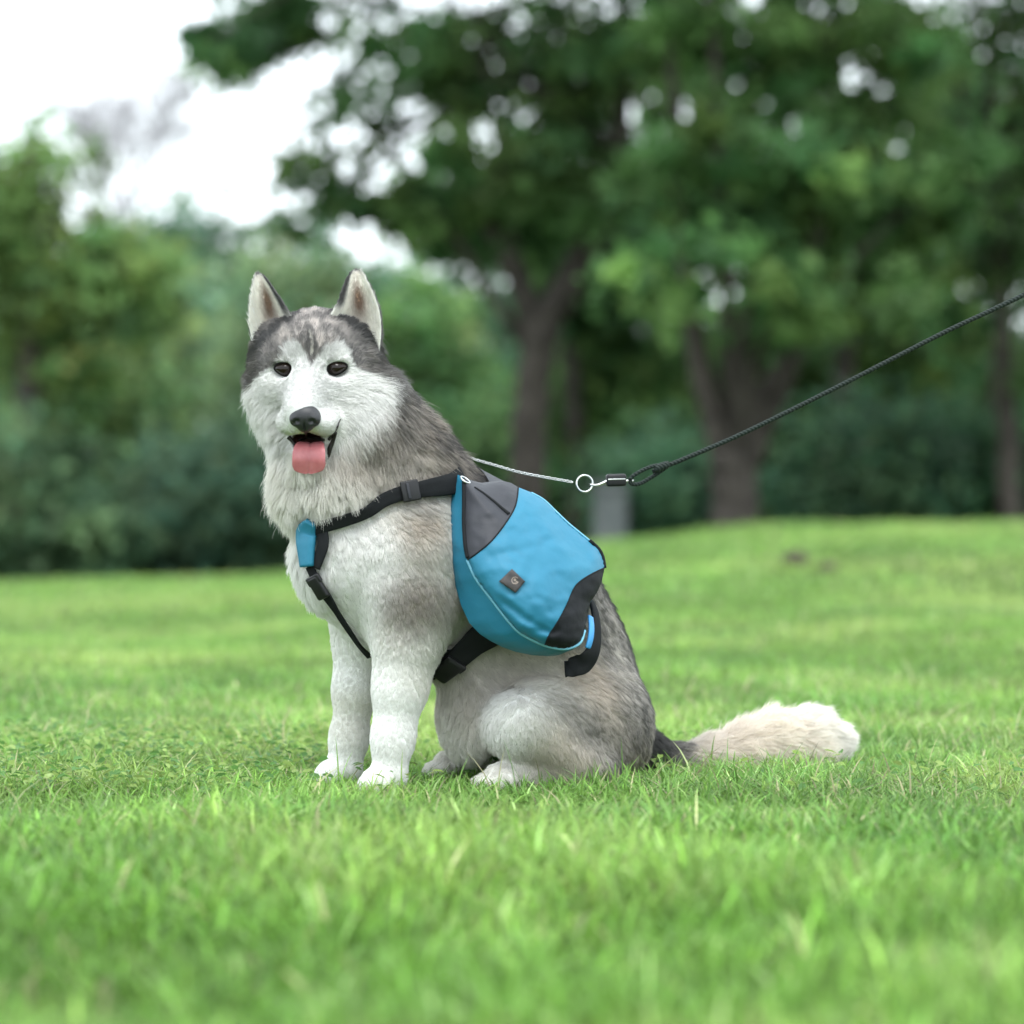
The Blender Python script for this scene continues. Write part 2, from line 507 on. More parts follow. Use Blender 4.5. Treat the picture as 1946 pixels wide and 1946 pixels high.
# far wood closing the view
ells = []
r0 = np.random.default_rng(5)
for px in np.arange(-2300, 4300, 105):
    top = 455 + r0.uniform(-45, 45) + (60 if px > 1100 else 0)
    if 280 < px < 640:
        top = 345 + r0.uniform(-15, 20)
    if 640 < px < 760:
        top = 500
    D = 52 + r0.uniform(-4, 6)
    bot = 1250
    h = (bot - top) / 2
    ells.append((at_depth(px, top + h, D), np.array([pxr(95, D), 1.6, pxr(h, D)])))
v, f, c = blob_leaves(ells, 150000, 0.34, 0.32, 20, (0.080, 0.145, 0.075), 0.3, 77, 3.0)
wood = link('far_woods', mesh_arrays('far_woods', v, tris=f, cols=c, smooth=False), m_leaf, kind='stuff')
wood['label'] = 'distant green woods closing the view behind the shrubs'

# bare pale tree against the sky
def bare_tree():
    D = 62
    base = at_depth(235, 520, D)
    base[2] = gz(base[0], base[1])
    t = thing('bare_tree', 'pale bare tree standing hazy against the white sky', 'tree', base)
    r = np.random.default_rng(3)
    B = Build(); twig = Build()
    top0 = at_depth(240, 360, D)
    B.tube(catmull([base, base + (top0 - base) * 0.5 + np.array([0.1, 0, 0]), top0], 12), np.linspace(0.22, 0.13, 12), 8)
    def grow(p, d, length, rad, lvl):
        end = p + d * length
        mid = (p + end) / 2 + r.normal(size=3) * length * 0.07
        (B if lvl < 2 else twig).tube(catmull([p, mid, end], 5), np.linspace(rad, rad * 0.6, 5), 5 if lvl < 2 else 3)
        if lvl == 4:
            return
        for k in range(4 if lvl < 3 else 5):
            nd = nrm(d + r.normal(size=3) * np.array([0.55, 0.55, 0.35]) + np.array([0, 0, 0.15]))
            st = p + (end - p) * r.uniform(0.45, 1.0)
            grow(st, nd, length * r.uniform(0.55, 0.8), rad * 0.62, lvl + 1)
    for k in range(5):
        a = k * 1.257 + 0.4
        grow(top0 - np.array([0, 0, 0.25 * k]), nrm(np.array([0.55 * math.cos(a), 0.4 * math.sin(a), 0.9])), 1.45, 0.07, 0)
    o = link('trunk', B.mesh('trunk'), m_bark_hazed); reparent(o, t)
    o = link('twigs', twig.mesh('twigs'), m_bark_hazed, kind='stuff'); reparent(o, t)
bare_tree()

# grey marker post at the crest
m_conc, nt, b = principled('weathered_concrete', (0.2, 0.21, 0.21), 0.9, spec=0.2)
add_noise_color(nt, b, (0.085, 0.095, 0.095), (0.14, 0.15, 0.15), 14, 6)
add_bump(nt, b, 90, 0.4, 0.004)
pp = at_depth(1160, 930, 20.0)
zg = float(gz(pp[0], pp[1]))
post = thing('marker_post', 'short pale grey concrete post standing right of the backpack on the lawn crest', 'post', (pp[0], pp[1], zg))
hh = pp[2] - zg + 0.25
def prism(name, z0, z1, w0, w1, parent):
    bm = bmesh.new()
    bmesh.ops.create_cube(bm, size=1.0)
    for v_ in bm.verts:
        w = w1 if v_.co.z > 0 else w0
        v_.co = (v_.co.x * w, v_.co.y * w, z1 if v_.co.z > 0 else z0)
    bmesh.ops.bevel(bm, geom=bm.edges[:], offset=0.018, segments=2, affect='EDGES')
    me = bpy.data.meshes.new(name); bm.to_mesh(me); bm.free()
    return link(name, me, m_conc, parent)
prism('shaft', -0.2, hh - 0.27, 0.235, 0.22, post)
prism('cap', hh - 0.27, hh - 0.20, 0.25, 0.24, post)

# ------------------------------------------------------------------ the dog: frames
OG = np.array([-0.195, -0.02, 0.0])
HEAD_A = math.radians(25)
FW = np.array([-math.cos(HEAD_A), -math.sin(HEAD_A), 0.0])     # the way the body faces
LF = np.array([math.sin(HEAD_A), -math.cos(HEAD_A), 0.0])      # the dog's own left
UP = np.array([0.0, 0.0, 1.0])
O2 = 1.00725                                                    # overview pixels -> photograph pixels

def DP(px, py, v=0.0):
    return on_plane(px * O2, py * O2, OG + LF * v, LF)

def to_dog(p):
    q = np.asarray(p) - OG
    return np.stack([q @ FW, q @ LF, q[..., 2]], -1)

def from_dog(q):
    q = np.asarray(q)
    return OG + q[..., 0:1] * FW + q[..., 1:2] * LF + q[..., 2:3] * UP

def mirror_dog(p):
    q = to_dog(p); q[..., 1] *= -1
    return from_dog(q)

HC = DP(592, 690, 0.0)
HF = nrm(np.array([-0.05, -0.975, -0.17]))
HR = nrm(np.cross(HF, UP)) * 1.0
if HR[0] < 0:
    HR = -HR
HU = np.cross(HR, HF); HU = HU if HU[2] > 0 else -HU

def HH(x, y, z):
    return HC + HR * x + HU * y + HF * z

def HP(px, py, hz):
    """head point seen at an overview pixel, hz metres forward of the head's centre"""
    return on_plane(px * O2, py * O2, HC + HF * hz, HF)

def to_head(p):
    q = np.asarray(p) - HC
    return np.stack([q @ HR, q @ HU, q @ HF], -1)

# ------------------------------------------------------------------ signed distance sculpting
class Sculpt:
    def __init__(self, lo, hi, h):
        self.h = h
        self.lo = np.asarray(lo, float)
        n = np.ceil((np.asarray(hi) - self.lo) / h).astype(int) + 1
        self.n = n
        self.ax = [self.lo[i] + np.arange(n[i]) * h for i in range(3)]
        self.F = np.full(n, 0.2, np.float32)
    def _win(self, lo, hi):
        a = np.clip(np.floor((lo - self.lo) / self.h).astype(int), 0, self.n - 1)
        b = np.clip(np.ceil((hi - self.lo) / self.h).astype(int) + 1, 1, self.n)
        sl = tuple(slice(a[i], b[i]) for i in range(3))
        X, Y, Z = np.meshgrid(self.ax[0][sl[0]], self.ax[1][sl[1]], self.ax[2][sl[2]], indexing='ij', sparse=True)
        return sl, X, Y, Z
    def _join(self, sl, d, k, op):
        a = self.F[sl]
        d = d.astype(np.float32)
        if op == 'add':
            h = np.maximum(k - np.abs(a - d), 0) / k
            self.F[sl] = np.minimum(a, d) - h * h * k * 0.25
        else:
            h = np.maximum(k - np.abs(a + d), 0) / k
            self.F[sl] = np.maximum(a, -d) + h * h * k * 0.25
    def cone(self, a, b, ra, rb, k=0.03, op='add'):
        a, b = np.asarray(a, float), np.asarray(b, float)
        m = max(ra, rb) + k + 0.03
        sl, X, Y, Z = self._win(np.minimum(a, b) - m, np.maximum(a, b) + m)
        d = b - a; L2 = max(d @ d, 1e-9)
        t = np.clip(((X - a[0]) * d[0] + (Y - a[1]) * d[1] + (Z - a[2]) * d[2]) / L2, 0, 1)
        dist = np.sqrt((X - a[0] - t * d[0]) ** 2 + (Y - a[1] - t * d[1]) ** 2 + (Z - a[2] - t * d[2]) ** 2) - (ra + (rb - ra) * t)
        self._join(sl, dist, k, op)
    def ell(self, c, axes, rad, k=0.03, op='add'):
        c = np.asarray(c, float); A = np.asarray(axes, float); r = np.asarray(rad, float)
        m = r.max() + k + 0.03
        sl, X, Y, Z = self._win(c - m, c + m)
        k0 = 0; k1 = 0
        for i in range(3):
            q = (X - c[0]) * A[i][0] + (Y - c[1]) * A[i][1] + (Z - c[2]) * A[i][2]
            k0 = k0 + (q / r[i]) ** 2; k1 = k1 + (q / r[i] ** 2) ** 2
        k0 = np.sqrt(k0); k1 = np.sqrt(k1)
        self._join(sl, k0 * (k0 - 1) / np.maximum(k1, 1e-6), k, op)
    def chain(self, pts, rad, k=0.03):
        for i in range(len(pts) - 1):
            self.cone(pts[i], pts[i + 1], rad[i], rad[i + 1], k)
    def surface(self, smooth=2):
        F = self.F; s = F < 0
        cnt = np.zeros(tuple(np.array(F.shape) - 1), np.int8)
        sl = [slice(0, -1), slice(1, None)]
        for i in (0, 1):
            for j in (0, 1):
                for k in (0, 1):
                    cnt += s[sl[i], sl[j], sl[k]]
        act = (cnt > 0) & (cnt < 8)
        idx = np.argwhere(act)
        ids = np.full(act.shape, -1, np.int64); ids[act] = np.arange(len(idx))
        pos = np.zeros((len(idx), 3)); num = np.zeros(len(idx))
        cor = [(i, j, k) for i in (0, 1) for j in (0, 1) for k in (0, 1)]
        val = {c: F[idx[:, 0] + c[0], idx[:, 1] + c[1], idx[:, 2] + c[2]].astype(float) for c in cor}
        for c in cor:
            for ax in range(3):
                if c[ax] == 0:
                    c2 = list(c); c2[ax] = 1; c2 = tuple(c2)
                    a, b = val[c], val[c2]
                    m = (a < 0) != (b < 0)
                    t = np.where(m, a / np.where(m, a - b, 1), 0)
                    p = np.array(c, float)[None] + np.eye(3)[ax][None] * t[:, None]
                    pos += p * m[:, None]; num += m
        pos = pos / num[:, None] + idx
        V = self.lo + pos * self.h
        Q = []
        for ax in range(3):
            a = [slice(None)] * 3; b = [slice(None)] * 3
            a[ax] = slice(0, -1); b[ax] = slice(1, None)
            sa, sb = s[tuple(a)], s[tuple(b)]
            e = np.argwhere(sa != sb)
            o1, o2 = [(1, 2), (2, 0), (0, 1)][ax]
            ok = (e[:, o1] > 0) & (e[:, o2] > 0) & (e[:, o1] < act.shape[o1]) & (e[:, o2] < act.shape[o2])
            e = e[ok]
            flip = sa[e[:, 0], e[:, 1], e[:, 2]]
            def cell(d1, d2):
                q = e.copy(); q[:, o1] -= d1; q[:, o2] -= d2
                return ids[q[:, 0], q[:, 1], q[:, 2]]
            f = np.stack([cell(1, 1), cell(0, 1), cell(0, 0), cell(1, 0)], 1)
            f[~flip] = f[~flip][:, ::-1]
            Q.append(f)
        Q = np.concatenate(Q)
        Q = Q[(Q >= 0).all(1)]
        for _ in range(smooth):
            acc = np.zeros_like(V); n = np.zeros(len(V))
            for i in range(4):
                np.add.at(acc, Q[:, i], V[Q[:, (i + 1) % 4]]); np.add.at(acc, Q[:, i], V[Q[:, (i - 1) % 4]])
                np.add.at(n, Q[:, i], 2)
            V = V * 0.5 + 0.5 * acc / np.maximum(n, 1)[:, None]
        return V, Q

px_ = PXM
AX_D = np.array([FW, LF, UP])
AX_H = np.array([HR, HU, HF])
sc = Sculpt((-0.50, -0.34, -0.03), (0.62, 0.42, 0.80), 0.0042)

# trunk of the body
P_ = lambda r: r * px_
sc.chain([DP(668, 1040), DP(770, 1050), DP(880, 1068), DP(985, 1140), DP(1058, 1248), DP(1112, 1335)],
         [P_(92), P_(132), P_(142), P_(134), P_(114), P_(94)], 0.06)
sc.ell(DP(640, 1060), AX_D, (P_(72), P_(105), P_(95)), 0.05)                      # forechest
sc.cone(DP(720, 1130), DP(960, 1250), P_(85), P_(80), 0.05)                       # sternum and belly
# neck and mane
sc.chain([DP(800, 975), DP(735, 890), DP(655, 790), DP(622, 720)], [P_(108), P_(106), P_(102), P_(88)], 0.05)
sc.cone(DP(610, 905), DP(585, 800), P_(78), P_(72), 0.05)                         # throat
sc.ell(DP(625, 930), AX_D, (P_(80), P_(105), P_(60)), 0.04)                       # bib
sc.ell(DP(884, 1350, 0.015), AX_D, (P_(44), 0.085, P_(92)), 0.05)                  # flank fold
# shoulders and front legs
for s_, pts in ((1, [(775, 1050), (775, 1130), (766, 1215), (754, 1300), (741, 1392), (735, 1452)]),
                (-1, [(712, 1060), (700, 1140), (684, 1215), (670, 1300), (658, 1392), (650, 1448)])):
    v_ = 0.085 * s_
    rr = [92, 80, 54, 43, 32, 30] if s_ > 0 else [90, 76, 48, 36, 29, 28]
    sc.chain([DP(*p, v_ * (1 if i > 1 else 0.95)) for i, p in enumerate(pts)], [P_(a) for a in rr], 0.035)
    pw = DP(pts[-1][0], pts[-1][1], v_)
    pw[2] = 0.026
    toe = pw + FW * 0.045
    toe = pw + FW * 0.030
    sc.cone(pw, toe - UP * 0.002, 0.025, 0.020, 0.02)
    for j, w in enumerate((-0.019, -0.0065, 0.0065, 0.019)):                      # toes
        st = pw + FW * 0.02 + LF * w
        en = pw + FW * (0.040 if j in (1, 2) else 0.033) + LF * w * 1.1
        en[2] = 0.017
        sc.cone(st, en, 0.0135, 0.0120, 0.009)
# hind legs, folded
for s_ in (1, -1):
    sc.cone(DP(1130, 1345, 0.085 * s_), DP(1010, 1362, 0.125 * s_), P_(92), P_(66), 0.05)       # thigh
    sc.cone(DP(1150, 1400, 0.09 * s_), DP(1120, 1430, 0.11 * s_), P_(70), P_(55), 0.05)          # buttock
    sc.cone(DP(985, 1360, 0.150 * s_), DP(1125, 1448, 0.135 * s_), P_(50), P_(42), 0.012)        # shank
    kn = DP(975, 1372, 0.125 * s_) if s_ > 0 else DP(905, 1345, -0.115)
    sc.cone(DP(1010, 1362, 0.125 * s_), kn, P_(62), P_(52), 0.03)
    hk = from_dog(to_dog(kn) + np.array([-0.10, 0.0, 0]))
    hk[2] = 0.05
    sc.cone(kn, hk, P_(46), 0.032, 0.03)
    ft = from_dog(to_dog(kn) + np.array([0.030 if s_ > 0 else 0.055, 0.0, 0])); ft[2] = 0.024
    hk2 = hk.copy(); hk2[2] = 0.03
    sc.cone(hk2, ft, 0.027, 0.026, 0.02)
    for j, w in enumerate((-0.024, -0.008, 0.008, 0.024)):
        st = ft + LF * w; en = ft + FW * (0.035 if j in (1, 2) else 0.025) + LF * w * 1.1
        en[2] = 0.017
        sc.cone(st, en, 0.0145, 0.012, 0.007)
# tail lying on the grass
tail_p = [DP(1185, 1400, 0), DP(1262, 1432, 0), DP(1330, 1431, 0), DP(1400, 1413, 0), DP(1460, 1401, 0), DP(1522, 1394, 0), DP(1566, 1398, 0)]
sc.chain(tail_p, [P_(48), P_(24), P_(29), P_(37), P_(44), P_(46), P_(34)], 0.02)

# head
sc.ell(HH(0.004, 0.010, -0.018), AX_H, (0.083, 0.080, 0.088), 0.03)                   # cranium
for s_ in (-1, 1):
    sc.ell(HH((0.056 if s_ > 0 else -0.064), 0.022, -0.022), AX_H, (0.034, 0.052, 0.050), 0.03)  # temples
sc.ell(HH(0, 0.036, 0.028), AX_H, (0.062, 0.040, 0.048), 0.03)                    # forehead
for s_ in (-1, 1):
    sc.ell(HH(0.040 * s_, 0.016, 0.050), AX_H, (0.024, 0.016, 0.022), 0.025)      # brow
    sc.ell(HH((0.045 if s_ > 0 else -0.052), -0.042, 0.002), AX_H, (0.042, 0.058, 0.052), 0.035)     # cheek
    sc.ell(HH(0.044 * s_, -0.026, 0.050), AX_H, (0.026, 0.022, 0.026), 0.025)     # cheekbone
sc.cone(HH(0, -0.024, 0.050), HH(-0.006, -0.060, 0.132), 0.043, 0.029, 0.022)          # muzzle
sc.cone(HH(0, 0.004, 0.052), HH(-0.006, -0.044, 0.138), 0.022, 0.018, 0.020)           # bridge
for s_ in (-1, 1):
    sc.ell(HH(0.002 + 0.025 * s_, -0.076, 0.110), AX_H, (0.026, 0.021, 0.034), 0.014)     # flews
sc.cone(HH(0, -0.100, 0.020), HH(-0.004, -0.136, 0.092), 0.044, 0.022, 0.022)          # lower jaw
sc.ell(HH(-0.004, -0.110, 0.118), AX_H, (0.030, 0.0150, 0.050), 0.006, 'cut')          # open mouth
for s_ in (-1, 1):
    e_ = HP(535 if s_ < 0 else 636.5, 696.5, 0.062)
    sc.ell(e_ + HF * 0.006, AX_H, (0.0190, 0.0130, 0.0165), 0.008, 'cut')                         # eye sockets

BV, BQ = sc.surface(2)
del sc
body_bvh = BVHTree.FromPolygons(BV.tolist(), BQ.tolist())

def hit(px, py):
    """first point of the body under a photograph pixel"""
    d = ray(px, py)
    loc, no, _, dist = body_bvh.ray_cast(Vector(CAMP), Vector(nrm(d)))
    if loc is None:
        return None, None
    return np.array(loc), np.array(no)

def near(p):
    loc, no, _, _ = body_bvh.find_nearest(Vector(p))
    return np.array(loc), np.array(no)

# ------------------------------------------------------------------ ears (grown into the body mesh)
def polyline(pts, n):
    P = np.asarray(pts, float)
    return catmull(P, n)

def make_ear(outer, inner, hz_base, hz_tip, cup, back):
    n, m = 18, 13
    O_, I_ = polyline(outer, n), polyline(inner, n)
    s = np.linspace(0, 1, n)
    front = np.zeros((n, m, 3)); rear = np.zeros((n, m, 3))
    for i in range(n):
        hz = hz_base + (hz_tip - hz_base) * s[i]
        a, b_ = HP(*O_[i], hz - 0.012 * (1 - s[i])), HP(*I_[i], hz + 0.010 * (1 - s[i]))
        t = np.linspace(0, 1, m)
        bow = (1 - (2 * t - 1) ** 2)
        wid = np.linalg.norm(b_ - a)
        line = a + (b_ - a) * t[:, None]
        front[i] = line - HF * (cup * wid * bow)[:, None]
        rear[i] = line - HF * ((back * wid + 0.004) * np.sqrt(np.maximum(bow, 0)) + 0.0005)[:, None]
    V = np.vstack([front.reshape(-1, 3), rear.reshape(-1, 3)])
    Q = []
    N = n * m
    for i in range(n - 1):
        for j in range(m - 1):
            a = i * m + j
            Q.append((a, a + 1, a + m + 1, a + m)); Q.append((N + a, N + a + m, N + a + m + 1, N + a + 1))
        a = i * m
        Q.append((a, a + m, N + a + m, N + a)); a = i * m + m - 1
        Q.append((a, N + a, N + a + m, a + m))
    for j in range(m - 1):
        a = (n - 1) * m + j
        Q.append((a, a + 1, N + a + 1, N + a))
    Q = np.array(Q)
    a_, b2, c_ = (V[Q[0][i]] for i in (0, 1, 2))
    if np.cross(b2 - a_, c_ - a_) @ HF < 0:
        Q = Q[:, ::-1]
    S = np.concatenate([np.repeat(s, m), np.repeat(s, m)])
    T = np.concatenate([np.tile(np.linspace(0, 1, m), n)] * 2)
    side = np.concatenate([np.zeros(N), np.ones(N)])
    return V, Q, S, T, side

ears = [make_ear([(482, 668), (473, 622), (474, 575), (478, 545), (483, 526), (487, 519)],
                 [(572, 622), (551, 598), (529, 564), (510, 536), (498, 522), (489, 519)], 0.016, -0.030, 0.24, 0.42),
        make_ear([(716, 662), (719, 620), (712, 578), (696, 540), (684, 518), (673, 511)],
                 [(617, 606), (632, 582), (643, 556), (652, 532), (661, 516), (670, 511)], 0.016, -0.030, 0.24, 0.42)]

# ------------------------------------------------------------------ coat: markings, lie and length
WHITE = np.array([0.87, 0.86, 0.835]); CREAM = np.array([0.80, 0.73, 0.65]); PALE = np.array([0.65, 0.61, 0.555])
TAN = np.array([0.48, 0.405, 0.325]); GREY = np.array([0.26, 0.245, 0.235]); SMOKE = np.array([0.15, 0.142, 0.136]); BLACK = np.array([0.030, 0.028, 0.028])
OFFW = np.array([0.79, 0.77, 0.715])

# px, py, v, direction in the picture (dx, dy), length m, lift, colour, dark ticking
BG = [
    (600, 985, .03, .25, 1, .050, .45, OFFW, .0), (565, 1030, .00, .25, 1, .042, .40, WHITE, .0), (590, 1100, .03, .35, 1, .038, .35, WHITE, .0),
    (640, 1010, .09, .45, 1, .035, .35, WHITE, .0), (660, 1080, .10, .35, 1, .032, .30, WHITE, .0), (700, 1000, .11, .5, 1, .034, .30, WHITE, .02),
    (630, 1170, .05, .25, 1, .026, .25, WHITE, .0), (665, 1150, .10, .25, 1, .028, .25, WHITE, .02),
    (745, 960, .12, .7, 1, .038, .30, OFFW, .05), (795, 990, .13, .6, 1, .036, .30, TAN, .30), (840, 960, .12, .8, 1, .036, .3, OFFW, .08),
    (825, 1050, .14, .5, 1, .036, .30, OFFW * .92, .12), (790, 1040, .14, .5, 1, .036, .30, PALE * .7 + TAN * .3, .18), (735, 1045, .14, .4, 1, .032, .28, WHITE, .02), (720, 1090, .14, .4, 1, .032, .28, WHITE, .02),
    (750, 1120, .14, .3, 1, .030, .28, GREY * .5 + TAN * .5, .30), (795, 1140, .14, .35, 1, .032, .30, GREY * .4 + TAN * .6, .30), (845, 1140, .14, .5, 1, .040, .35, PALE * .8, .15), (760, 1170, .14, .35, 1, .032, .30, GREY * .5 + TAN * .5, .25),
    (695, 1130, .13, .3, 1, .026, .25, WHITE, .0), (690, 1170, .13, .3, 1, .026, .25, WHITE, .0), (735, 1205, .13, .2, 1, .022, .22, OFFW, .05), (800, 1212, .13, .5, 1, .034, .35, OFFW, .05), (840, 1205, .13, .8, 1, .042, .4, OFFW * .8, .1),
    (710, 1230, .10, .05, 1, .014, .18, WHITE, .0), (770, 1240, .11, .1, 1, .016, .2, WHITE, .0), (800, 1260, .09, .5, 1, .022, .3, OFFW, .0),
    (740, 1320, .10, .0, 1, .011, .15, WHITE, .0), (730, 1420, .10, -.05, 1, .010, .15, WHITE, .0), (770, 1390, .09, .25, 1, .016, .25, WHITE, .0), (705, 1470, .10, -.5, .6, .010, .15, WHITE, .0),
    (650, 1250, -.085, .05, 1, .012, .15, WHITE, .0), (660, 1350, -.085, .0, 1, .010, .15, OFFW, .0), (640, 1460, -.085, -.4, .7, .010, .15, WHITE, .0),
    (640, 1210, .02, .1, 1, .014, .2, WHITE, .0), (655, 1100, .1, .3, 1, .03, .3, WHITE, .0), (690, 1050, .1, .35, 1, .03, .3, WHITE, .0),
    # neck, withers
    (760, 760, .05, .55, 1, .050, .45, GREY * .8 + TAN * .3, .7), (800, 800, .06, .6, 1, .052, .45, GREY * .5 + TAN * .5, .8), (850, 850, .05, .9, .9, .052, .42, GREY * .6 + TAN * .4, .95), (880, 880, .0, 1, .8, .048, .4, SMOKE, .9),
    (830, 890, .10, .8, .9, .048, .38, TAN * .6 + GREY * .4, .55), (770, 870, .11, .5, 1, .050, .42, PALE * .6 + TAN * .4, .35), (720, 890, .12, .35, 1, .050, .45, PALE, .14),
    (705, 830, .10, .4, 1, .050, .45, TAN * .7 + GREY * .3, .30), (740, 790, .10, .4, 1, .050, .45, GREY * .6 + TAN * .4, .45), (690, 875, .10, .4, 1, .050, .45, TAN * .5 + PALE * .5, .12), (665, 920, .10, .25, 1, .052, .50, OFFW, .04), (600, 930, .06, .0, 1, .056, .55, OFFW, .0), (540, 920, .03, -.25, 1, .056, .60, OFFW, .0),  # grey-tan neck coat, with the shade beside the cheek ruff painted in
    (780, 930, .12, .6, .8, .044, .35, PALE * .6 + GREY * .4, .35), (790, 740, -.04, .5, 1, .05, .45, SMOKE, .8), (740, 700, .0, .5, 1, .045, .4, GREY, .6),
    # back and flank
    (950, 950, .02, 1, .9, .04, .25, SMOKE, .8), (1050, 1040, .02, .9, 1, .04, .25, SMOKE, .8), (960, 1090, .14, .8, 1, .036, .28, GREY * .6 + PALE * .4, .4), (1060, 1160, .13, .8, 1, .036, .3, GREY, .5),
    (1150, 1145, .02, .7, 1, .042, .3, SMOKE * .5, .9), (1125, 1160, .02, .7, 1, .042, .3, GREY * .6 + PALE * .4, .6), (1145, 1190, .07, .7, 1, .040, .32, GREY * .2 + PALE * .8, .62), (1196, 1195, .0, .6, 1, .044, .34, SMOKE * .45, .95),
    (1230, 1270, .0, .5, 1, .044, .34, SMOKE * .35, .95), (1250, 1340, .0, .5, 1, .040, .32, SMOKE * .35, .95), (1264, 1395, .0, .5, 1, .040, .32, SMOKE * .3, .95), (1165, 1255, .10, .7, 1, .038, .30, PALE * .85 + GREY * .15, .5), (1185, 1330, .09, .6, 1, .036, .30, PALE * .5 + GREY * .5, .65), (1210, 1290, .09, .6, 1, .036, .30, GREY * .8, .8), (1215, 1390, .08, .6, 1, .034, .30, GREY * .8 + TAN * .2, .7), (1200, 1440, .08, .6, 1, .034, .30, TAN * .8 + GREY * .2, .4),
    (1185, 1430, .12, .6, 1, .034, .30, TAN * .5 + GREY * .5, .40), (1100, 1280, .13, .75, .8, .036, .28, TAN * .5 + CREAM * .5, .22), (1045, 1295, .14, .6, 1, .036, .28, OFFW, .06), (1085, 1320, .14, .7, .8, .036, .28, CREAM * .95, .08), (1135, 1325, .14, .7, .8, .034, .28, TAN * .45 + CREAM * .55, .25), (1150, 1370, .14, .7, .8, .034, .28, TAN * .5 + CREAM * .4, .35),
    (1065, 1332, .14, .7, .9, .032, .28, GREY * .6 + PALE * .4, .40), (1095, 1355, .14, .7, .9, .032, .28, GREY * .8 + PALE * .2, .5), (1125, 1385, .14, .7, .9, .032, .28, GREY * .8 + PALE * .2, .5), (1150, 1420, .14, .7, .9, .032, .28, GREY * .8 + PALE * .2, .5), (1000, 1330, .16, .2, 1, .03, .3, WHITE, .0), (1010, 1375, .16, .2, 1, .03, .3, OFFW, .0), (1025, 1350, .15, .6, 1, .032, .28, PALE, .08), (1060, 1385, .15, .6, 1, .032, .28, CREAM * .92, .06), (1095, 1425, .15, .5, 1, .032, .28, CREAM * .95, .04), (1035, 1420, .16, .3, 1, .030, .25, TAN * .5 + CREAM * .5, .08), (1110, 1455, .15, .5, 1, .032, .28, CREAM, .04),
    (950, 1320, .16, -.05, 1, .030, .30, WHITE, .0), (975, 1350, .16, -.05, 1, .030, .30, WHITE, .0), (925, 1360, .16, -.05, 1, .030, .30, WHITE, .0), (950, 1390, .15, -.1, 1, .030, .3, WHITE, .0), (965, 1420, .15, -.1, 1, .030, .3, WHITE, .0), (975, 1440, .14, .1, 1, .028, .3, OFFW, .02), (1010, 1440, .14, .3, 1, .028, .3, PALE * .7 + TAN * .3, .1),
    # belly, far hind leg, underside
    (860, 1290, .10, .3, 1, .044, .4, PALE * .95, .1), (900, 1260, .12, .6, .8, .04, .35, PALE * .95, .1), (1000, 1265, .13, .8, .5, .036, .3, PALE, .1), (860, 1380, .0, .15, 1, .044, .4, OFFW, .02), (880, 1340, .05, .15, 1, .044, .4, PALE, .06), (900, 1430, .05, .15, 1, .044, .4, OFFW * .9, .02), (850, 1430, .0, .1, 1, .04, .4, OFFW, .0),
    (830, 1340, -.05, .2, 1, .044, .4, PALE, .05), (870, 1430, -.10, .0, 1, .03, .3, OFFW, .0), (840, 1465, -.10, -.5, .5, .014, .2, WHITE, .0), (900, 1475, .12, -.5, .5, .014, .2, OFFW, .0),
    # tail
    (1258, 1415, .0, .8, .6, .030, .35, SMOKE * .6, .9), (1300, 1440, .0, 1, .2, .034, .40, CREAM, .05), (1330, 1400, .0, 1, .0, .042, .45, CREAM * .9, .12), (1330, 1440, .03, 1, .2, .042, .45, CREAM, .0),
    (1380, 1385, .0, 1, -.1, .050, .50, CREAM, .05), (1430, 1375, .0, 1, -.1, .052, .50, CREAM * 1.14, .02), (1380, 1435, .03, 1, .3, .052, .5, CREAM * 1.14, .0), (1430, 1430, .03, 1, .3, .052, .5, CREAM * 1.16, .0), (1480, 1365, .0, 1, -.1, .052, .50, CREAM * 1.14, .0), (1480, 1420, .0, 1, .2, .052, .50, CREAM * 1.16, .0), (1530, 1360, .0, 1, -.1, .052, .50, CREAM * .5 + WHITE * .55, .0), (1530, 1420, .03, 1, .3, .05, .5, CREAM * 1.15, .0), (1590, 1395, .0, 1, .1, .044, .4, CREAM * .4 + WHITE * .64, .0),
]
gp, gd, gl, gc, ga = [], [], [], [], []
for px0, py0, v0, dx, dy, ln, lift, colr, agt in BG:
    p = DP(px0, py0, v0)
    loc, _ = hit(px0 * O2, py0 * O2)
    p = loc if (loc is not None and v0 >= 0 and np.linalg.norm(loc - p) < 0.16) else near(p)[0]
    v0 = to_dog(p)[1]
    d = nrm(cr * dx - UP * dy)
    for mir in (False, True):
        if mir:
            if v0 < 0.02:
                continue
            q = to_dog(p); q[1] *= -1; pp_ = from_dog(q)
            dd = np.array([d @ FW, -(d @ LF), d[2]]); dd = dd[0] * FW + dd[1] * LF + dd[2] * UP
        else:
            pp_, dd = p, d
        gp.append(pp_); gd.append(dd); gl.append((ln * ((0.42 if px0 > 640 and py0 > 975 and px0 < 1080 else 0.56 if px0 > 690 and py0 > 945 and px0 < 1255 else 0.74) if ln > 0.02 else 0.5), lift)); gc.append(colr); ga.append(agt)

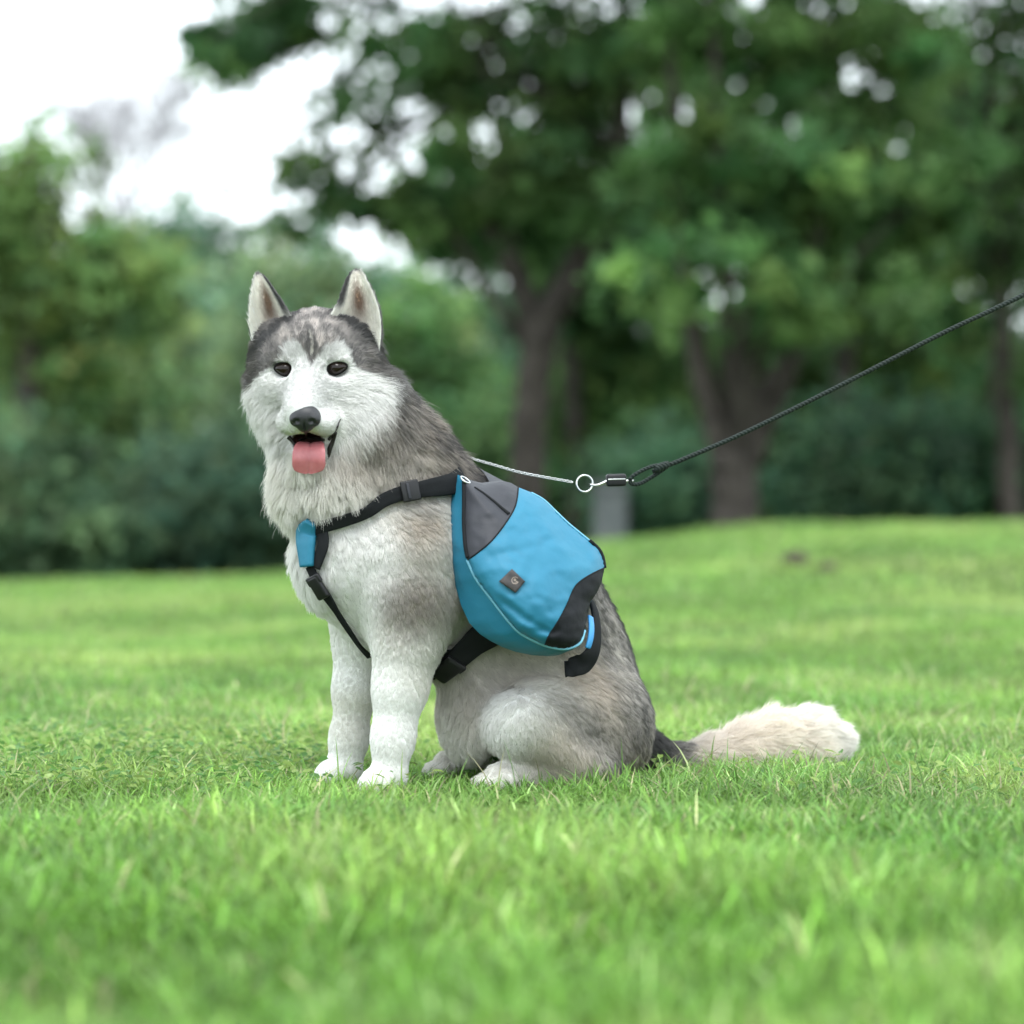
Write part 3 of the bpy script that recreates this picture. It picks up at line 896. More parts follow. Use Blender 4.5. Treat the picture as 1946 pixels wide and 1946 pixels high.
# head guides: head coordinates and direction (right, up, forward), mirrored
HG = [
    (0, -.036, .135, 0, .25, -1, .007, .10, WHITE), (.028, -.055, .12, .35, -.25, -1, .008, .12, WHITE), (0, -.005, .075, 0, .6, -.8, .008, .12, WHITE), (.028, -.030, .075, .6, .0, -.8, .010, .14, WHITE),
    (0, .045, .060, 0, 1, -.6, .011, .16, GREY), (.045, .030, .05, .6, .8, -.5, .012, .18, WHITE), (.06, -.02, .045, 1, -.1, -.6, .014, .2, WHITE), (0, .085, .01, 0, .6, -1, .016, .2, GREY), (.05, .075, .01, .5, .5, -1, .016, .2, GREY),
    (.09, .02, .0, .8, -.4, -.8, .026, .35, GREY), (.10, -.03, .0, .7, -.9, -.5, .042, .50, WHITE), (.075, -.06, .04, .6, -1, -.4, .030, .35, WHITE), (.10, -.08, -.01, .5, -1.1, -.4, .046, .55, OFFW), (.06, -.10, .035, .35, -1, -.2, .034, .4, OFFW),
    (0, -.13, .06, 0, -1, -.3, .026, .3, OFFW), (.03, -.075, .11, .3, -.6, -.8, .008, .12, WHITE), (0, -.125, .09, 0, -.6, -.8, .012, .2, OFFW), (0, .06, -.08, .1, -.6, -1, .035, .35, GREY), (.07, .0, -.09, .5, -.7, -.8, .042, .45, GREY),
]
for x, y, z, dx, dy, dz, ln, lift, colr in HG:
    for s_ in ((1,) if x == 0 else (1, -1)):
        gp.append(HH(x * s_, y, z)); gd.append(nrm(HR * dx * s_ + HU * dy + HF * dz)); gl.append((ln, lift)); gc.append(colr); ga.append(0.0)
gp = np.array(gp); gd = np.array(gd); gl = np.array(gl); gc = np.array(gc); ga = np.array(ga)
n_body = len(gp) - sum(1 if g[0] == 0 else 2 for g in HG)

def hpoly(pts):
    """overview pixels on the face -> head-plane coordinates"""
    out = []
    for a, b_ in pts:
        loc, _ = hit(a * O2, b_ * O2)
        if loc is None:
            loc = HP(a, b_, 0.0)
        h_ = to_head(loc)
        if h_[2] < -0.03:
            h_ = to_head(HP(a, b_, 0.0))
        out.append(h_[:2])
    return np.array(out)

def poly_sd(P, poly):
    """signed distance, negative inside"""
    n = len(poly); d = np.full(len(P), 1e9); ins = np.zeros(len(P), bool)
    for i in range(n):
        a, b_ = poly[i], poly[(i + 1) % n]
        e = b_ - a; w = P - a
        t = np.clip((w @ e) / max(e @ e, 1e-12), 0, 1)
        d = np.minimum(d, np.linalg.norm(w - t[:, None] * e, axis=1))
        c = ((a[1] > P[:, 1]) != (b_[1] > P[:, 1]))
        xi = (b_[0] - a[0]) * (P[:, 1] - a[1]) / (b_[1] - a[1] + 1e-12) + a[0]
        ins ^= c & (P[:, 0] < xi)
    return np.where(ins, -d, d)

def line_d(P, pts):
    d = np.full(len(P), 1e9)
    for a, b_ in zip(pts[:-1], pts[1:]):
        e = b_ - a; w = P - a
        t = np.clip((w @ e) / max(e @ e, 1e-12), 0, 1)
        d = np.minimum(d, np.linalg.norm(w - t[:, None] * e, axis=1))
    return d

white_face = hpoly([(586, 692), (578, 668), (562, 648), (548, 648), (536, 664), (524, 684), (508, 697), (490, 712), (474, 724), (455, 745),
                    (440, 900), (520, 1000), (640, 1000), (690, 900), (728, 820), (742, 765), (732, 735), (714, 714), (692, 702), (668, 692), (656, 668), (642, 650), (626, 649), (612, 658), (597, 680)])
stripe = hpoly([(579, 622), (592, 622), (597, 650), (595, 672), (587, 700), (580, 674), (576, 650)])
slit = hpoly([(586, 634), (589, 650), (588, 672)])
dark_l = [hpoly([(640, 598), (668, 618), (700, 645), (722, 680), (735, 705)]), hpoly([(540, 605), (510, 632), (486, 660), (472, 690)]),
          hpoly([(560, 590), (545, 606)]), hpoly([(625, 590), (640, 598)])]
muz_l = hpoly([(700, 668), (716, 690), (728, 720)])

def coat(p, nrml):
    """lie, length, lift, root and tip colour for coat points p"""
    N = len(p)
    D_ = np.zeros((N, 3)); L_ = np.zeros((N, 2)); C_ = np.zeros((N, 3)); A_ = np.zeros(N)
    hq = to_head(p)
    # how much a point belongs to the head rather than to the neck
    e = np.sqrt((hq[:, 0] / 0.135) ** 2 + ((hq[:, 1] + 0.015) / 0.135) ** 2 + ((hq[:, 2] - 0.035) / 0.135) ** 2)
    hm = 1 - sstep(0.82, 1.12, e)
    isb = np.arange(len(gp)) < n_body
    for s0 in range(0, N, 40000):
        sl = slice(s0, s0 + 40000)
        d2 = ((p[sl, None, :] - gp[None]) ** 2).sum(-1)
        sg = np.where(isb, 0.034, 0.026)
        w = np.exp(-np.minimum(d2 / sg ** 2, 60)) * np.where(isb[None], (1 - hm[sl])[:, None] + 1e-4, hm[sl][:, None] + 1e-4) + 1e-24
        w2 = w + 1e-7 / (d2 + 1e-4) ** 2 * np.where(isb[None], (1 - hm[sl])[:, None] + 1e-3, hm[sl][:, None] + 1e-3) * 1e-4
        w2 /= w2.sum(1, keepdims=True)
        D_[sl] = w2 @ gd; L_[sl] = w2 @ gl; C_[sl] = w2 @ gc; A_[sl] = w2 @ ga
    # face markings
    q2 = hq[:, :2]
    n1 = vnoise(p * 90, 1) - 0.5
    sd = poly_sd(q2, white_face) + n1 * 0.006
    wm = 1 - sstep(-0.0035, 0.0035, sd)
    cap_n = vnoise(p * np.array([130, 130, 60]), 2)
    cap = GREY[None] * (0.45 + 0.95 * cap_n)[:, None]
    mid = 1 - sstep(0.025, 0.070, np.abs(q2[:, 0] + 0.0)) 
    cap = cap * (1 + 1.0 * mid * sstep(0.02, 0.05, q2[:, 1]))[:, None] * np.array([1.04, 1.0, 0.97])
    st = 1 - sstep(-0.003, 0.003, poly_sd(q2, stripe) + n1 * 0.004)
    cap = cap * (1 - 0.55 * st[:, None])
    sl_ = 1 - sstep(0.001, 0.0035, line_d(q2, slit))
    cap = cap * (1 - sl_[:, None]) + sl_[:, None] * PALE
    for k, ln in enumerate(dark_l):
        dk = 1 - sstep(0.003, 0.010, line_d(q2, ln) + n1 * 0.005)
        cap = cap * (1 - 0.85 * dk[:, None])
    face_white = WHITE * (0.78 + 0.16 * sstep(0.03, 0.06, np.abs(q2[:, 0])))[:, None]
    front = sstep(-0.055, -0.025, hq[:, 2] + 0.25 * (-0.02 - q2[:, 1]) )
    fc = face_white * wm[:, None] + cap * (1 - wm)[:, None]
    fm = hm * front
    # dark stripe down the spine to the root of the tail
    dq = to_dog(p)
    ds = (1 - sstep(0.030, 0.085, np.abs(dq[:, 1]) + n1 * 0.02)) * (1 - sstep(-0.26, -0.16, dq[:, 0])) * sstep(-0.505, -0.470, dq[:, 0]) * (nrml[:, 2] > -0.3)
    ds = ds * (dq[:, 2] > 0.03)
    C_ = C_ * (1 - 0.85 * ds)[:, None] + BLACK * 1.4 * (0.85 * ds)[:, None]
    agt = A_ * (1 - hm) + hm * (0.5 * (1 - wm))
    C_ = C_ * (1 - fm)[:, None] + fc * fm[:, None]
    return D_, L_, C_, agt, hm

def body_colour(p, n_):
    _, _, C_, agt, hm = coat(p, n_)
    nz = vnoise(p * 160, 5)
    C_ = C_ * (1 - (agt * 0.6 * sstep(0.4, 0.7, nz)))[:, None]
    return C_ * 0.78

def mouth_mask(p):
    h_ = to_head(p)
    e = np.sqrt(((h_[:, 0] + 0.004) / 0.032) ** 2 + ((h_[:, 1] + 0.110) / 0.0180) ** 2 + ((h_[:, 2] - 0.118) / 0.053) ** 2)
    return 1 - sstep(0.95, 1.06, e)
EYES = [HP(535, 696.5, 0.0690), HP(637, 694, 0.0690)]
NOSE = HP(575, 789, 0.158)

# ------------------------------------------------------------------ the dog's body mesh
m_skin = bpy.data.materials.new('undercoat')
m_skin.use_nodes = True
_b = m_skin.node_tree.nodes['Principled BSDF']
_b.inputs['Roughness'].default_value = 0.85; _b.inputs['Specular IOR Level'].default_value = 0.1
_a = m_skin.node_tree.nodes.new('ShaderNodeAttribute'); _a.attribute_name = 'col'
m_skin.node_tree.links.new(_a.outputs['Color'], _b.inputs['Base Color'])

def vnormals(V, Q):
    T = np.concatenate([Q[:, [0, 1, 2]], Q[:, [0, 2, 3]]])
    fn = np.cross(V[T[:, 1]] - V[T[:, 0]], V[T[:, 2]] - V[T[:, 0]])
    n = np.zeros_like(V)
    for i in range(3):
        np.add.at(n, T[:, i], fn)
    return nrm(n), T, np.linalg.norm(fn, axis=1) * 0.5

BN, BT, BA = vnormals(BV, BQ)
bcol = body_colour(BV, BN)
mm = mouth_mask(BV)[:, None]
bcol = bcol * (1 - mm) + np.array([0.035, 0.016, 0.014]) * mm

EAR_IN = np.array([0.25, 0.155, 0.10])
def ear_colour(S, T, side, p):
    """pale inner ear with a brown hollow, dark rim and grey back; T runs from the outer to the inner edge"""
    c = np.tile(OFFW * 1.2, (len(S), 1))
    hol = np.clip(1.15 * np.exp(-(((T - 0.50 - 0.1 * S) / 0.19) ** 2 + ((S - 0.37) / 0.25) ** 2)), 0, 1)
    c = c * (1 - hol[:, None]) + EAR_IN * hol[:, None]
    tip = sstep(0.62, 0.95, S)
    c = c * (1 - tip[:, None]) + (PALE * 0.9) * tip[:, None]
    rim = np.maximum(sstep(0.82, 0.93, T) * sstep(0.05, 0.3, S), sstep(0.90, 0.98, S))
    c = c * (1 - rim[:, None]) + BLACK * 2.0 * rim[:, None]
    bk = GREY * 0.6
    return np.where(side[:, None] > 0.5, bk[None], c)

VV, QQ, CC = [BV], [BQ], [bcol]
off = len(BV)
for V_, Q_, S_, T_, sd_ in ears:
    VV.append(V_); QQ.append(Q_ + off); off += len(V_)
    CC.append(ear_colour(S_, T_, sd_, V_))
dog_me = mesh_arrays('dog', np.vstack(VV), np.vstack(QQ), cols=np.vstack(CC))
dog = link('dog', dog_me, m_skin)
tag(dog, 'grey and white husky-like dog sitting on the grass with its tongue out', 'dog')

# nose
m_nose, nt, b = principled('nose_leather', (0.012, 0.012, 0.014), 0.42, spec=0.55)
add_bump(nt, b, 700, 0.35, 0.0008, 'voronoi')
ns = Sculpt(NOSE - 0.05, NOSE + 0.05, 0.0014)
ns.ell(NOSE + HU * 0.004 - HF * 0.008, AX_H, (0.0235, 0.0165, 0.018), 0.006)
ns.ell(NOSE - HU * 0.008 - HF * 0.004, AX_H, (0.0155, 0.0155, 0.014), 0.008)
for s_ in (-1, 1):
    ns.ell(NOSE + HR * 0.0155 * s_ - HU * 0.002 - HF * 0.004, AX_H, (0.0095, 0.0115, 0.013), 0.005)
    ns.ell(NOSE + HR * 0.0125 * s_ - HU * 0.004 + HF * 0.012, AX_H, (0.0052, 0.0042, 0.0075), 0.003, 'cut')
    ns.ell(NOSE + HR * 0.0195 * s_ - HU * 0.008 + HF * 0.010, AX_H, (0.006, 0.0022, 0.0075), 0.003, 'cut')
ns.ell(NOSE - HU * 0.018 + HF * 0.010, AX_H, (0.0012, 0.014, 0.006), 0.002, 'cut')
v_, q_ = ns.surface(1)
link('nose', mesh_arrays('nose', v_, q_), m_nose, dog)

# eyes: dark almond with a black rim
m_eye, nt, b = principled("eye", (0.012, 0.007, 0.005), 0.06, spec=0.26)
m_rim, nt, b = principled('eyelid', (0.008, 0.007, 0.007), 0.6, spec=0.2)
for k, (c, tilt) in enumerate(zip(EYES, (0.16, -0.20))):
    s_ = -1 if k == 0 else 1
    n_ = nrm(HF + HR * 0.22 * s_ + HU * 0.08)
    ex = nrm(HR - n_ * np.dot(HR, n_)); ey = np.cross(n_, ex); ey = ey if ey @ HU > 0 else -ey
    ca, sa = math.cos(tilt), math.sin(tilt)
    ex, ey = ex * ca - ey * sa, ex * sa + ey * ca
    th = np.linspace(0, 2 * np.pi, 28, endpoint=False)
    ax_ = 0.0150 * np.cos(th)
    ay_ = np.where(np.sin(th) > 0, 0.0108, 0.0094) * np.sin(th)
    ay_ = ay_ * (1 - 0.30 * np.cos(th) * s_)
    V = [c + n_ * 0.0105]; Q = []; T = []
    for j, f in enumerate((0.25, 0.5, 0.75, 0.92, 1.0)):
        hgt = 0.0105 * math.sqrt(max(1 - f * f, 0)) - 0.001 * f
        V += list(c + ex * (ax_ * f)[:, None] + ey * (ay_ * f)[:, None] + n_ * hgt)
    m = 28
    for i in range(m):
        T.append((0, 1 + i, 1 + (i + 1) % m))
    for j in range(4):
        for i in range(m):
            a = 1 + j * m + i; a2 = 1 + j * m + (i + 1) % m
            Q.append((a, a + m, a2 + m, a2))
    eye = link('eye', mesh_arrays('eye', np.array(V), Q, T), m_eye, dog)
    rim = c + ex * (ax_ * 1.03)[:, None] + ey * (ay_ * 1.05)[:, None] + n_ * 0.0005
    rr = 0.0013 + 0.0006 * np.abs(np.cos(th))
    link('eyelid', Build().tube(rim, rr, 7, closed=True).mesh('eyelid'), m_rim, eye)

# tongue, hanging over the lower jaw
m_tongue, nt, b = principled('tongue', (0.40, 0.125, 0.135), 0.42, spec=0.5)
add_noise_color(nt, b, (0.37, 0.105, 0.115), (0.45, 0.15, 0.16), 60, 4)
b.inputs['Subsurface Weight'].default_value = 0.15
b.inputs['Subsurface Radius'].default_value = (0.01, 0.003, 0.002)
add_bump(nt, b, 900, 0.25, 0.0006)
tp = [HP(587, 838, 0.075), HP(586, 838, 0.105), HP(584, 846, 0.128), HP(583, 864, 0.137), HP(583, 880, 0.136), HP(582, 892, 0.133)]
tc_ = catmull(tp, 26)
tw = np.interp(np.linspace(0, 1, 26), [0, .3, .5, .75, .9, .97, 1], [.017, .0225, .0262, .0268, .0230, .0150, .006])
Tn = nrm(np.gradient(tc_, axis=0)); Nn = nrm(np.cross(HR, Tn)); Nn = Nn * np.sign((Nn @ HF))[:, None]
Nn[:8] = nrm(HU + HF * 0.3)
V = []; nu = 15
for i in range(26):
    t = np.linspace(-1, 1, nu)
    up_ = 0.0035 * (t ** 2) - 0.0022 * np.exp(-(t / 0.12) ** 2)
    for sgn in (1, -1):
        V += list(tc_[i] + HR * (tw[i] * t)[:, None] + Nn[i] * (up_ + sgn * 0.0034 * np.sqrt(np.maximum(1 - t ** 2, 0)))[:, None])
Q = []
R_ = 2 * nu
for i in range(25):
    for j in range(nu - 1):
        a = i * R_ + j; Q.append((a, a + 1, a + R_ + 1, a + R_))
        a = i * R_ + nu + j; Q.append((a, a + R_, a + R_ + 1, a + 1))
link('tongue', mesh_arrays('tongue', np.array(V), Q), m_tongue, dog)

# dark lips along the open mouth
def surf_path(pts, lift=0.003, n=24, ov=True):
    out = []
    for p in pts:
        loc, no = hit(p[0] * (O2 if ov else 1), p[1] * (O2 if ov else 1))
        if loc is None:
            continue
        out.append(loc + no * lift)
    return catmull(out, n)
m_lip, nt, b = principled('lip', (0.016, 0.013, 0.012), 0.4, spec=0.4)
LIP_PX = [[(640, 791), (637, 798), (634, 806), (628, 817), (620, 829)], [(632, 814), (628, 832), (622, 846), (619, 860), (610, 878)], [(546, 824), (551, 833), (556, 842)],
          [(576, 812), (577, 824), (562, 830)], [(577, 824), (594, 827), (612, 829)]]
LIP_R = [np.linspace(0.0007, 0.0026, 24), np.concatenate([np.linspace(0.0026, 0.0040, 12), np.linspace(0.0040, 0.0014, 12)]), np.linspace(0.0042, 0.002, 24), np.full(24, 0.0020), np.full(24, 0.0022)]
lip_paths = []
for pp_, rr_ in zip(LIP_PX, LIP_R):
    path = surf_path(pp_, 0.0022)
    lip_paths.append(path)
    link('lip', Build().tube(path, rr_, 7).mesh('lip'), m_lip, dog)
lip_pts = np.vstack(lip_paths)
for k in range(3):      # claws on each visible paw are hidden in the grass
    pass

# ------------------------------------------------------------------ backpack
def fabric(name, col, col2, rough=0.6, weave=900, spec=0.35):
    m, nt, b = principled(name, col, rough, spec=spec)
    add_noise_color(nt, b, col, col2, 9, 5)
    tc = nt.nodes.new('ShaderNodeTexCoord')
    w = nt.nodes.new('ShaderNodeTexNoise'); w.inputs['Scale'].default_value = weave; w.inputs['Detail'].default_value = 2
    w2 = nt.nodes.new('ShaderNodeTexNoise'); w2.inputs['Scale'].default_value = 30; w2.inputs['Detail'].default_value = 4
    ad = nt.nodes.new('ShaderNodeMath'); ad.operation = 'MULTIPLY_ADD'; ad.inputs[1].default_value = 0.12
    bp = nt.nodes.new('ShaderNodeBump'); bp.inputs['Strength'].default_value = 0.45; bp.inputs['Distance'].default_value = 0.004
    nt.links.new(tc.outputs['Object'], w.inputs['Vector']); nt.links.new(tc.outputs['Object'], w2.inputs['Vector'])
    nt.links.new(w.outputs['Fac'], ad.inputs[0]); nt.links.new(w2.outputs['Fac'], ad.inputs[2])
    nt.links.new(ad.outputs[0], bp.inputs['Height']); nt.links.new(bp.outputs['Normal'], b.inputs['Normal'])
    return m
m_blue = fabric('blue_nylon', (0.014, 0.148, 0.242), (0.020, 0.172, 0.272), 0.55)
m_grey = fabric('charcoal_nylon', (0.021, 0.022, 0.028), (0.030, 0.031, 0.038), 0.55)
m_black = fabric('black_webbing', (0.008, 0.009, 0.010), (0.013, 0.014, 0.015), 0.8, 600, 0.15)
m_plastic, nt, b = principled('black_plastic', (0.008, 0.008, 0.009), 0.45, spec=0.35)
m_pipe, nt, b = principled('pale_blue_piping', (0.16, 0.42, 0.56), 0.5)

pack_base = from_dog(np.array([to_dog(hit(985, 1080)[0])[0], 0.0, 0.0]))
pack = thing('dog_backpack', 'blue and charcoal saddlebag backpack with black harness straps worn by the dog', 'backpack', pack_base)
pack_mesh_v, pack_mesh_f = [], []
def pack_part(name, me, mat, parent=None):
    o = link(name, me, mat)
    if parent is None:
        reparent(o, pack)
    else:
        o.parent = parent
    vs = np.empty(len(me.vertices) * 3, np.float32); me.vertices.foreach_get('co', vs); vs = vs.reshape(-1, 3)
    base = sum(len(a) for a in pack_mesh_v)
    pack_mesh_v.append(vs)
    pack_mesh_f.extend([tuple(base + i for i in p.vertices) for p in me.polygons])
    return o

NB = nrm(LF * 0.88 + UP * 0.40 - FW * 0.05)
PB0 = hit(985, 1085)[0] + NB * 0.062

def bag_pt(px, py, h):
    """px, py arrays (photograph pixels), h metres out of the bag's rim plane"""
    d = cf[None] + cr[None] * ((px - 973) * K)[:, None] + cu[None] * ((973 - py) * K)[:, None]
    t = (((PB0[None] + NB[None] * h[:, None]) - CAMP) @ NB) / (d @ NB)
    return CAMP + d * t[:, None]

RIM = [(881, 908), (880, 950), (879, 1000), (881, 1040), (888, 1064), (904, 1098), (922, 1123), (942, 1149), (962, 1175), (983, 1198), (1002, 1211), (1022, 1221), (1045, 1229), (1070, 1233), (1090, 1229), (1104, 1219), (1111, 1198),
       (1117, 1168), (1122, 1144), (1134, 1127), (1143, 1108), (1149, 1079), (1145, 1058), (1137, 1043), (1124, 1030), (1103, 1013), (1080, 994), (1057, 972), (1034, 950), (1010, 936), (985, 926), (972, 918), (958, 915), (940, 917), (922, 921), (900, 917)]
BACK = [(858, 900), (853, 945), (850, 990), (851, 1035), (855, 1070), (862, 1100), (868, 1122), (876, 1150), (892, 1184), (912, 1205), (932, 1218), (955, 1230), (980, 1239), (1010, 1245), (1040, 1247), (1066, 1240), (1085, 1215),
        (1098, 1175), (1104, 1145), (1114, 1122), (1121, 1105), (1126, 1080), (1122, 1060), (1114, 1045), (1102, 1033), (1084, 1017), (1062, 999), (1040, 978), (1018, 957), (996, 945), (974, 935), (962, 928), (950, 924), (934, 924), (914, 924), (884, 912)]
rim = np.array(RIM, float); bck = np.array(BACK, float)
POLY_TOP = [(881, 908), (880, 950), (879, 1000), (881, 1040), (888, 1064), (908, 1050), (932, 1030), (952, 1006), (970, 980), (979, 962), (983, 945), (985, 926), (972, 918), (958, 915), (940, 917), (922, 921), (900, 917)]
POLY_COR = [(1149, 1079), (1130, 1088), (1114, 1097), (1099, 1108), (1091, 1118), (1084, 1133), (1077, 1150), (1061, 1180), (1043, 1208), (1036, 1225), (1045, 1229), (1070, 1233), (1090, 1229), (1104, 1219), (1111, 1198), (1117, 1168), (1122, 1144), (1134, 1127), (1143, 1108)]

def dens(poly, step=5.0, closed=True):
    out = []
    n = len(poly)
    for i in range(n if closed else n - 1):
        a = np.array(poly[i], float); b_ = np.array(poly[(i + 1) % n], float)
        k = max(1, int(np.linalg.norm(b_ - a) / step))
        for j in range(k):
            out.append(a + (b_ - a) * j / k)
    return np.array(out)

rimd = dens(RIM)
def bag_h(P):
    """puffed face: rises from the rim, sags a little and wrinkles"""
    d = np.maximum(-poly_sd(P, rim), 0)
    h = 0.038 * (1 - np.exp(-d / 36.0)) + 0.004 * (1 - np.exp(-d / 6.0))
    cx = (P[:, 0] - 1010) / 150.0; cy = (P[:, 1] - 1090) / 150.0
    h += 0.022 * np.exp(-(cx ** 2 + (cy - 0.15) ** 2) * 1.6) * (d > 0)
    q = np.stack([P[:, 0] / 42 + P[:, 1] / 90, P[:, 1] / 30 - P[:, 0] / 60, np.zeros(len(P))], 1)
    w = (vnoise(q, 9) - 0.5) + 0.5 * (vnoise(q * 2.3, 10) - 0.5)
    h += 0.0065 * w * (1 - np.exp(-d / 12.0))
    # creases running down from the charcoal panel and up from the lower corner
    for (ax0, ay0, ax1, ay1, dep, wd) in ((905, 1110, 985, 1165, .0035, 7), (960, 1150, 1030, 1195, .004, 8), (990, 1175, 1050, 1205, .003, 6), (935, 1060, 1010, 1040, .002, 9), (1060, 1000, 1120, 1060, .0025, 9), (1010, 1200, 1060, 1200, .003, 5)):
        ln = line_d(P, np.array([[ax0, ay0], [ax1, ay1]], float))
        h -= dep * np.exp(-(ln / wd) ** 2) * (1 - np.exp(-d / 14.0))
    return np.maximum(h, 0)

def panel(name, poly, holes=()):
    bd = dens(poly, 4.0)
    lo, hi = bd.min(0), bd.max(0)
    gx_, gy_ = np.meshgrid(np.arange(lo[0], hi[0], 4.2), np.arange(lo[1], hi[1], 4.2))
    pts = np.stack([gx_.ravel(), gy_.ravel()], 1)
    sd = poly_sd(pts, np.array(poly, float))
    pts = pts[sd < -2.2]
    allp = [Vector(p) for p in bd] + [Vector(p) for p in pts]
    nb = len(bd)
    edges = [(i, (i + 1) % nb) for i in range(nb)]
    vo, eo, fo, *_ = geometry.delaunay_2d_cdt(allp, edges, [], 1, 1e-4)
    P = np.array([[v[0], v[1]] for v in vo])
    F = [f for f in fo if len(f) == 3]
    c = np.array([P[list(f)].mean(0) for f in F])
    keep = poly_sd(c, np.array(poly, float)) < 0
    F = [f for f, k in zip(F, keep) if k]
    return P, F, nb

def to_mesh(name, P, F, extra=0.0):
    h = bag_h(P) + extra
    v = bag_pt(P[:, 0], P[:, 1], h)
    t = []
    for f in F:
        a, b_, c = P[f[0]], P[f[1]], P[f[2]]
        ccw = (b_[0] - a[0]) * (c[1] - a[1]) - (b_[1] - a[1]) * (c[0] - a[0])
        t.append(tuple(f) if ccw < 0 else (f[0], f[2], f[1]))
    return mesh_arrays(name, v, tris=t)

# blue face = rim polygon minus the two charcoal panels
i_top = [(888, 1064), (908, 1050), (932, 1030), (952, 1006), (970, 980), (979, 962), (983, 945), (985, 926)]
i_cor = [(1149, 1079), (1130, 1088), (1114, 1097), (1099, 1108), (1091, 1118), (1084, 1133), (1077, 1150), (1061, 1180), (1043, 1208), (1036, 1225)]
k0, k1 = RIM.index((888, 1064)), RIM.index((1022, 1221))
blue_poly = RIM[k0:k1 + 1] + i_cor[::-1] + [(1145, 1058), (1137, 1043), (1124, 1030), (1103, 1013), (1080, 994), (1057, 972), (1034, 950), (1010, 936)] + i_top[::-1][:-1]
P, F, nb = panel('face_panel', blue_poly)
bag = pack_part('saddle_bag', to_mesh('saddle_bag', P, F), m_blue)
bag.parent = pack; bag.matrix_parent_inverse = Matrix.Translation(-Vector(pack.location))
bag['label'] = 'puffed blue saddlebag on the near flank'
def sub(name, me, mat):
    return pack_part(name, me, mat, parent=bag)
P, F, nb = panel('top_panel', POLY_TOP)
sub('top_panel', to_mesh('top_panel', P, F, 0.0008), m_grey)
P, F, nb = panel('corner_panel', POLY_COR)
m_coal = fabric('black_nylon', (0.008, 0.009, 0.011), (0.013, 0.014, 0.017), 0.65, spec=0.15)
sub('corner_panel', to_mesh('corner_panel', P, F, 0.0008), m_coal)

# gusset: from the rim back to the flank
rr0 = dens(RIM, 1e9); ns_ = 120
def resample(poly, n):
    P = np.array(poly + [poly[0]], float)
    # sample both outlines by control index so that matching corners stay matched
    t = np.linspace(0, len(poly), n, endpoint=False)
    i = t.astype(int); f = (t - i)[:, None]
    return P[i] * (1 - f) + P[i + 1] * f
ra, rb = resample(RIM, 144), resample(BACK, 144)
rows = []
for s in np.linspace(0, 1, 9):
    px2 = ra * (1 - s) + rb * s
    cen = ra.mean(0)
    bul = 5.5 * math.sin(math.pi * s)
    px2 = px2 + nrm(px2 - cen) * bul * (0.7 + 0.6 * vnoise(np.stack([px2[:, 0] / 25, px2[:, 1] / 25, np.full(144, s * 3)], 1), 4))[:, None]
    rows.append(bag_pt(px2[:, 0], px2[:, 1], np.full(144, -0.068 * s)))
V = np.vstack(rows); Q = []
for i in range(8):
    for j in range(144):
        a, a2 = i * 144 + j, i * 144 + (j + 1) % 144
        Q.append((a, a2, a2 + 144, a + 144))
gm = [1 if (j % 144) >= 120 else 0 for i in range(8) for j in range(144)]
me = mesh_arrays('gusset', V, Q, mats=gm)
me.materials.append(m_blue)
sub('gusset', me, m_grey)

def bag_line(pts, h0, n):
    c = catmull(np.array(pts, float), n)
    return bag_pt(c[:, 0], c[:, 1], bag_h(c) + h0)
sub('piping', Build().tube(bag_line(RIM[4:17], 0.0012, 60), 0.0026, 7).mesh('piping'), m_pipe)
sub('seam', Build().tube(bag_line(i_top, 0.0006, 40), 0.0013, 6).mesh('seam'), m_black)
sub('seam', Build().tube(bag_line(i_cor, 0.0006, 40), 0.0012, 6).mesh('seam'), m_black)
sub('seam', Build().tube(bag_line([(882, 912), (882, 950), (882, 1000), (885, 1040), (889, 1060)], 0.0012, 30), 0.0036, 6).mesh('seam'), m_black)
sub('zipper', Build().tube(bag_line([(902, 926), (920, 938), (940, 954), (956, 968), (967, 977)], 0.0012, 30), np.linspace(0.0016, 0.0034, 30), 7).mesh('zipper'), m_black)
sub('seam', Build().tube(bag_line([(1120, 1027), (1137, 1043), (1145, 1058), (1149, 1079)], 0.0014, 24), 0.0034, 7).mesh('seam'), m_black)
sub('piping', Build().tube(bag_line([(1010, 936), (1034, 950), (1057, 972), (1080, 994), (1103, 1013), (1124, 1030)], 0.0008, 40), 0.0015, 6).mesh('piping'), m_pipe)

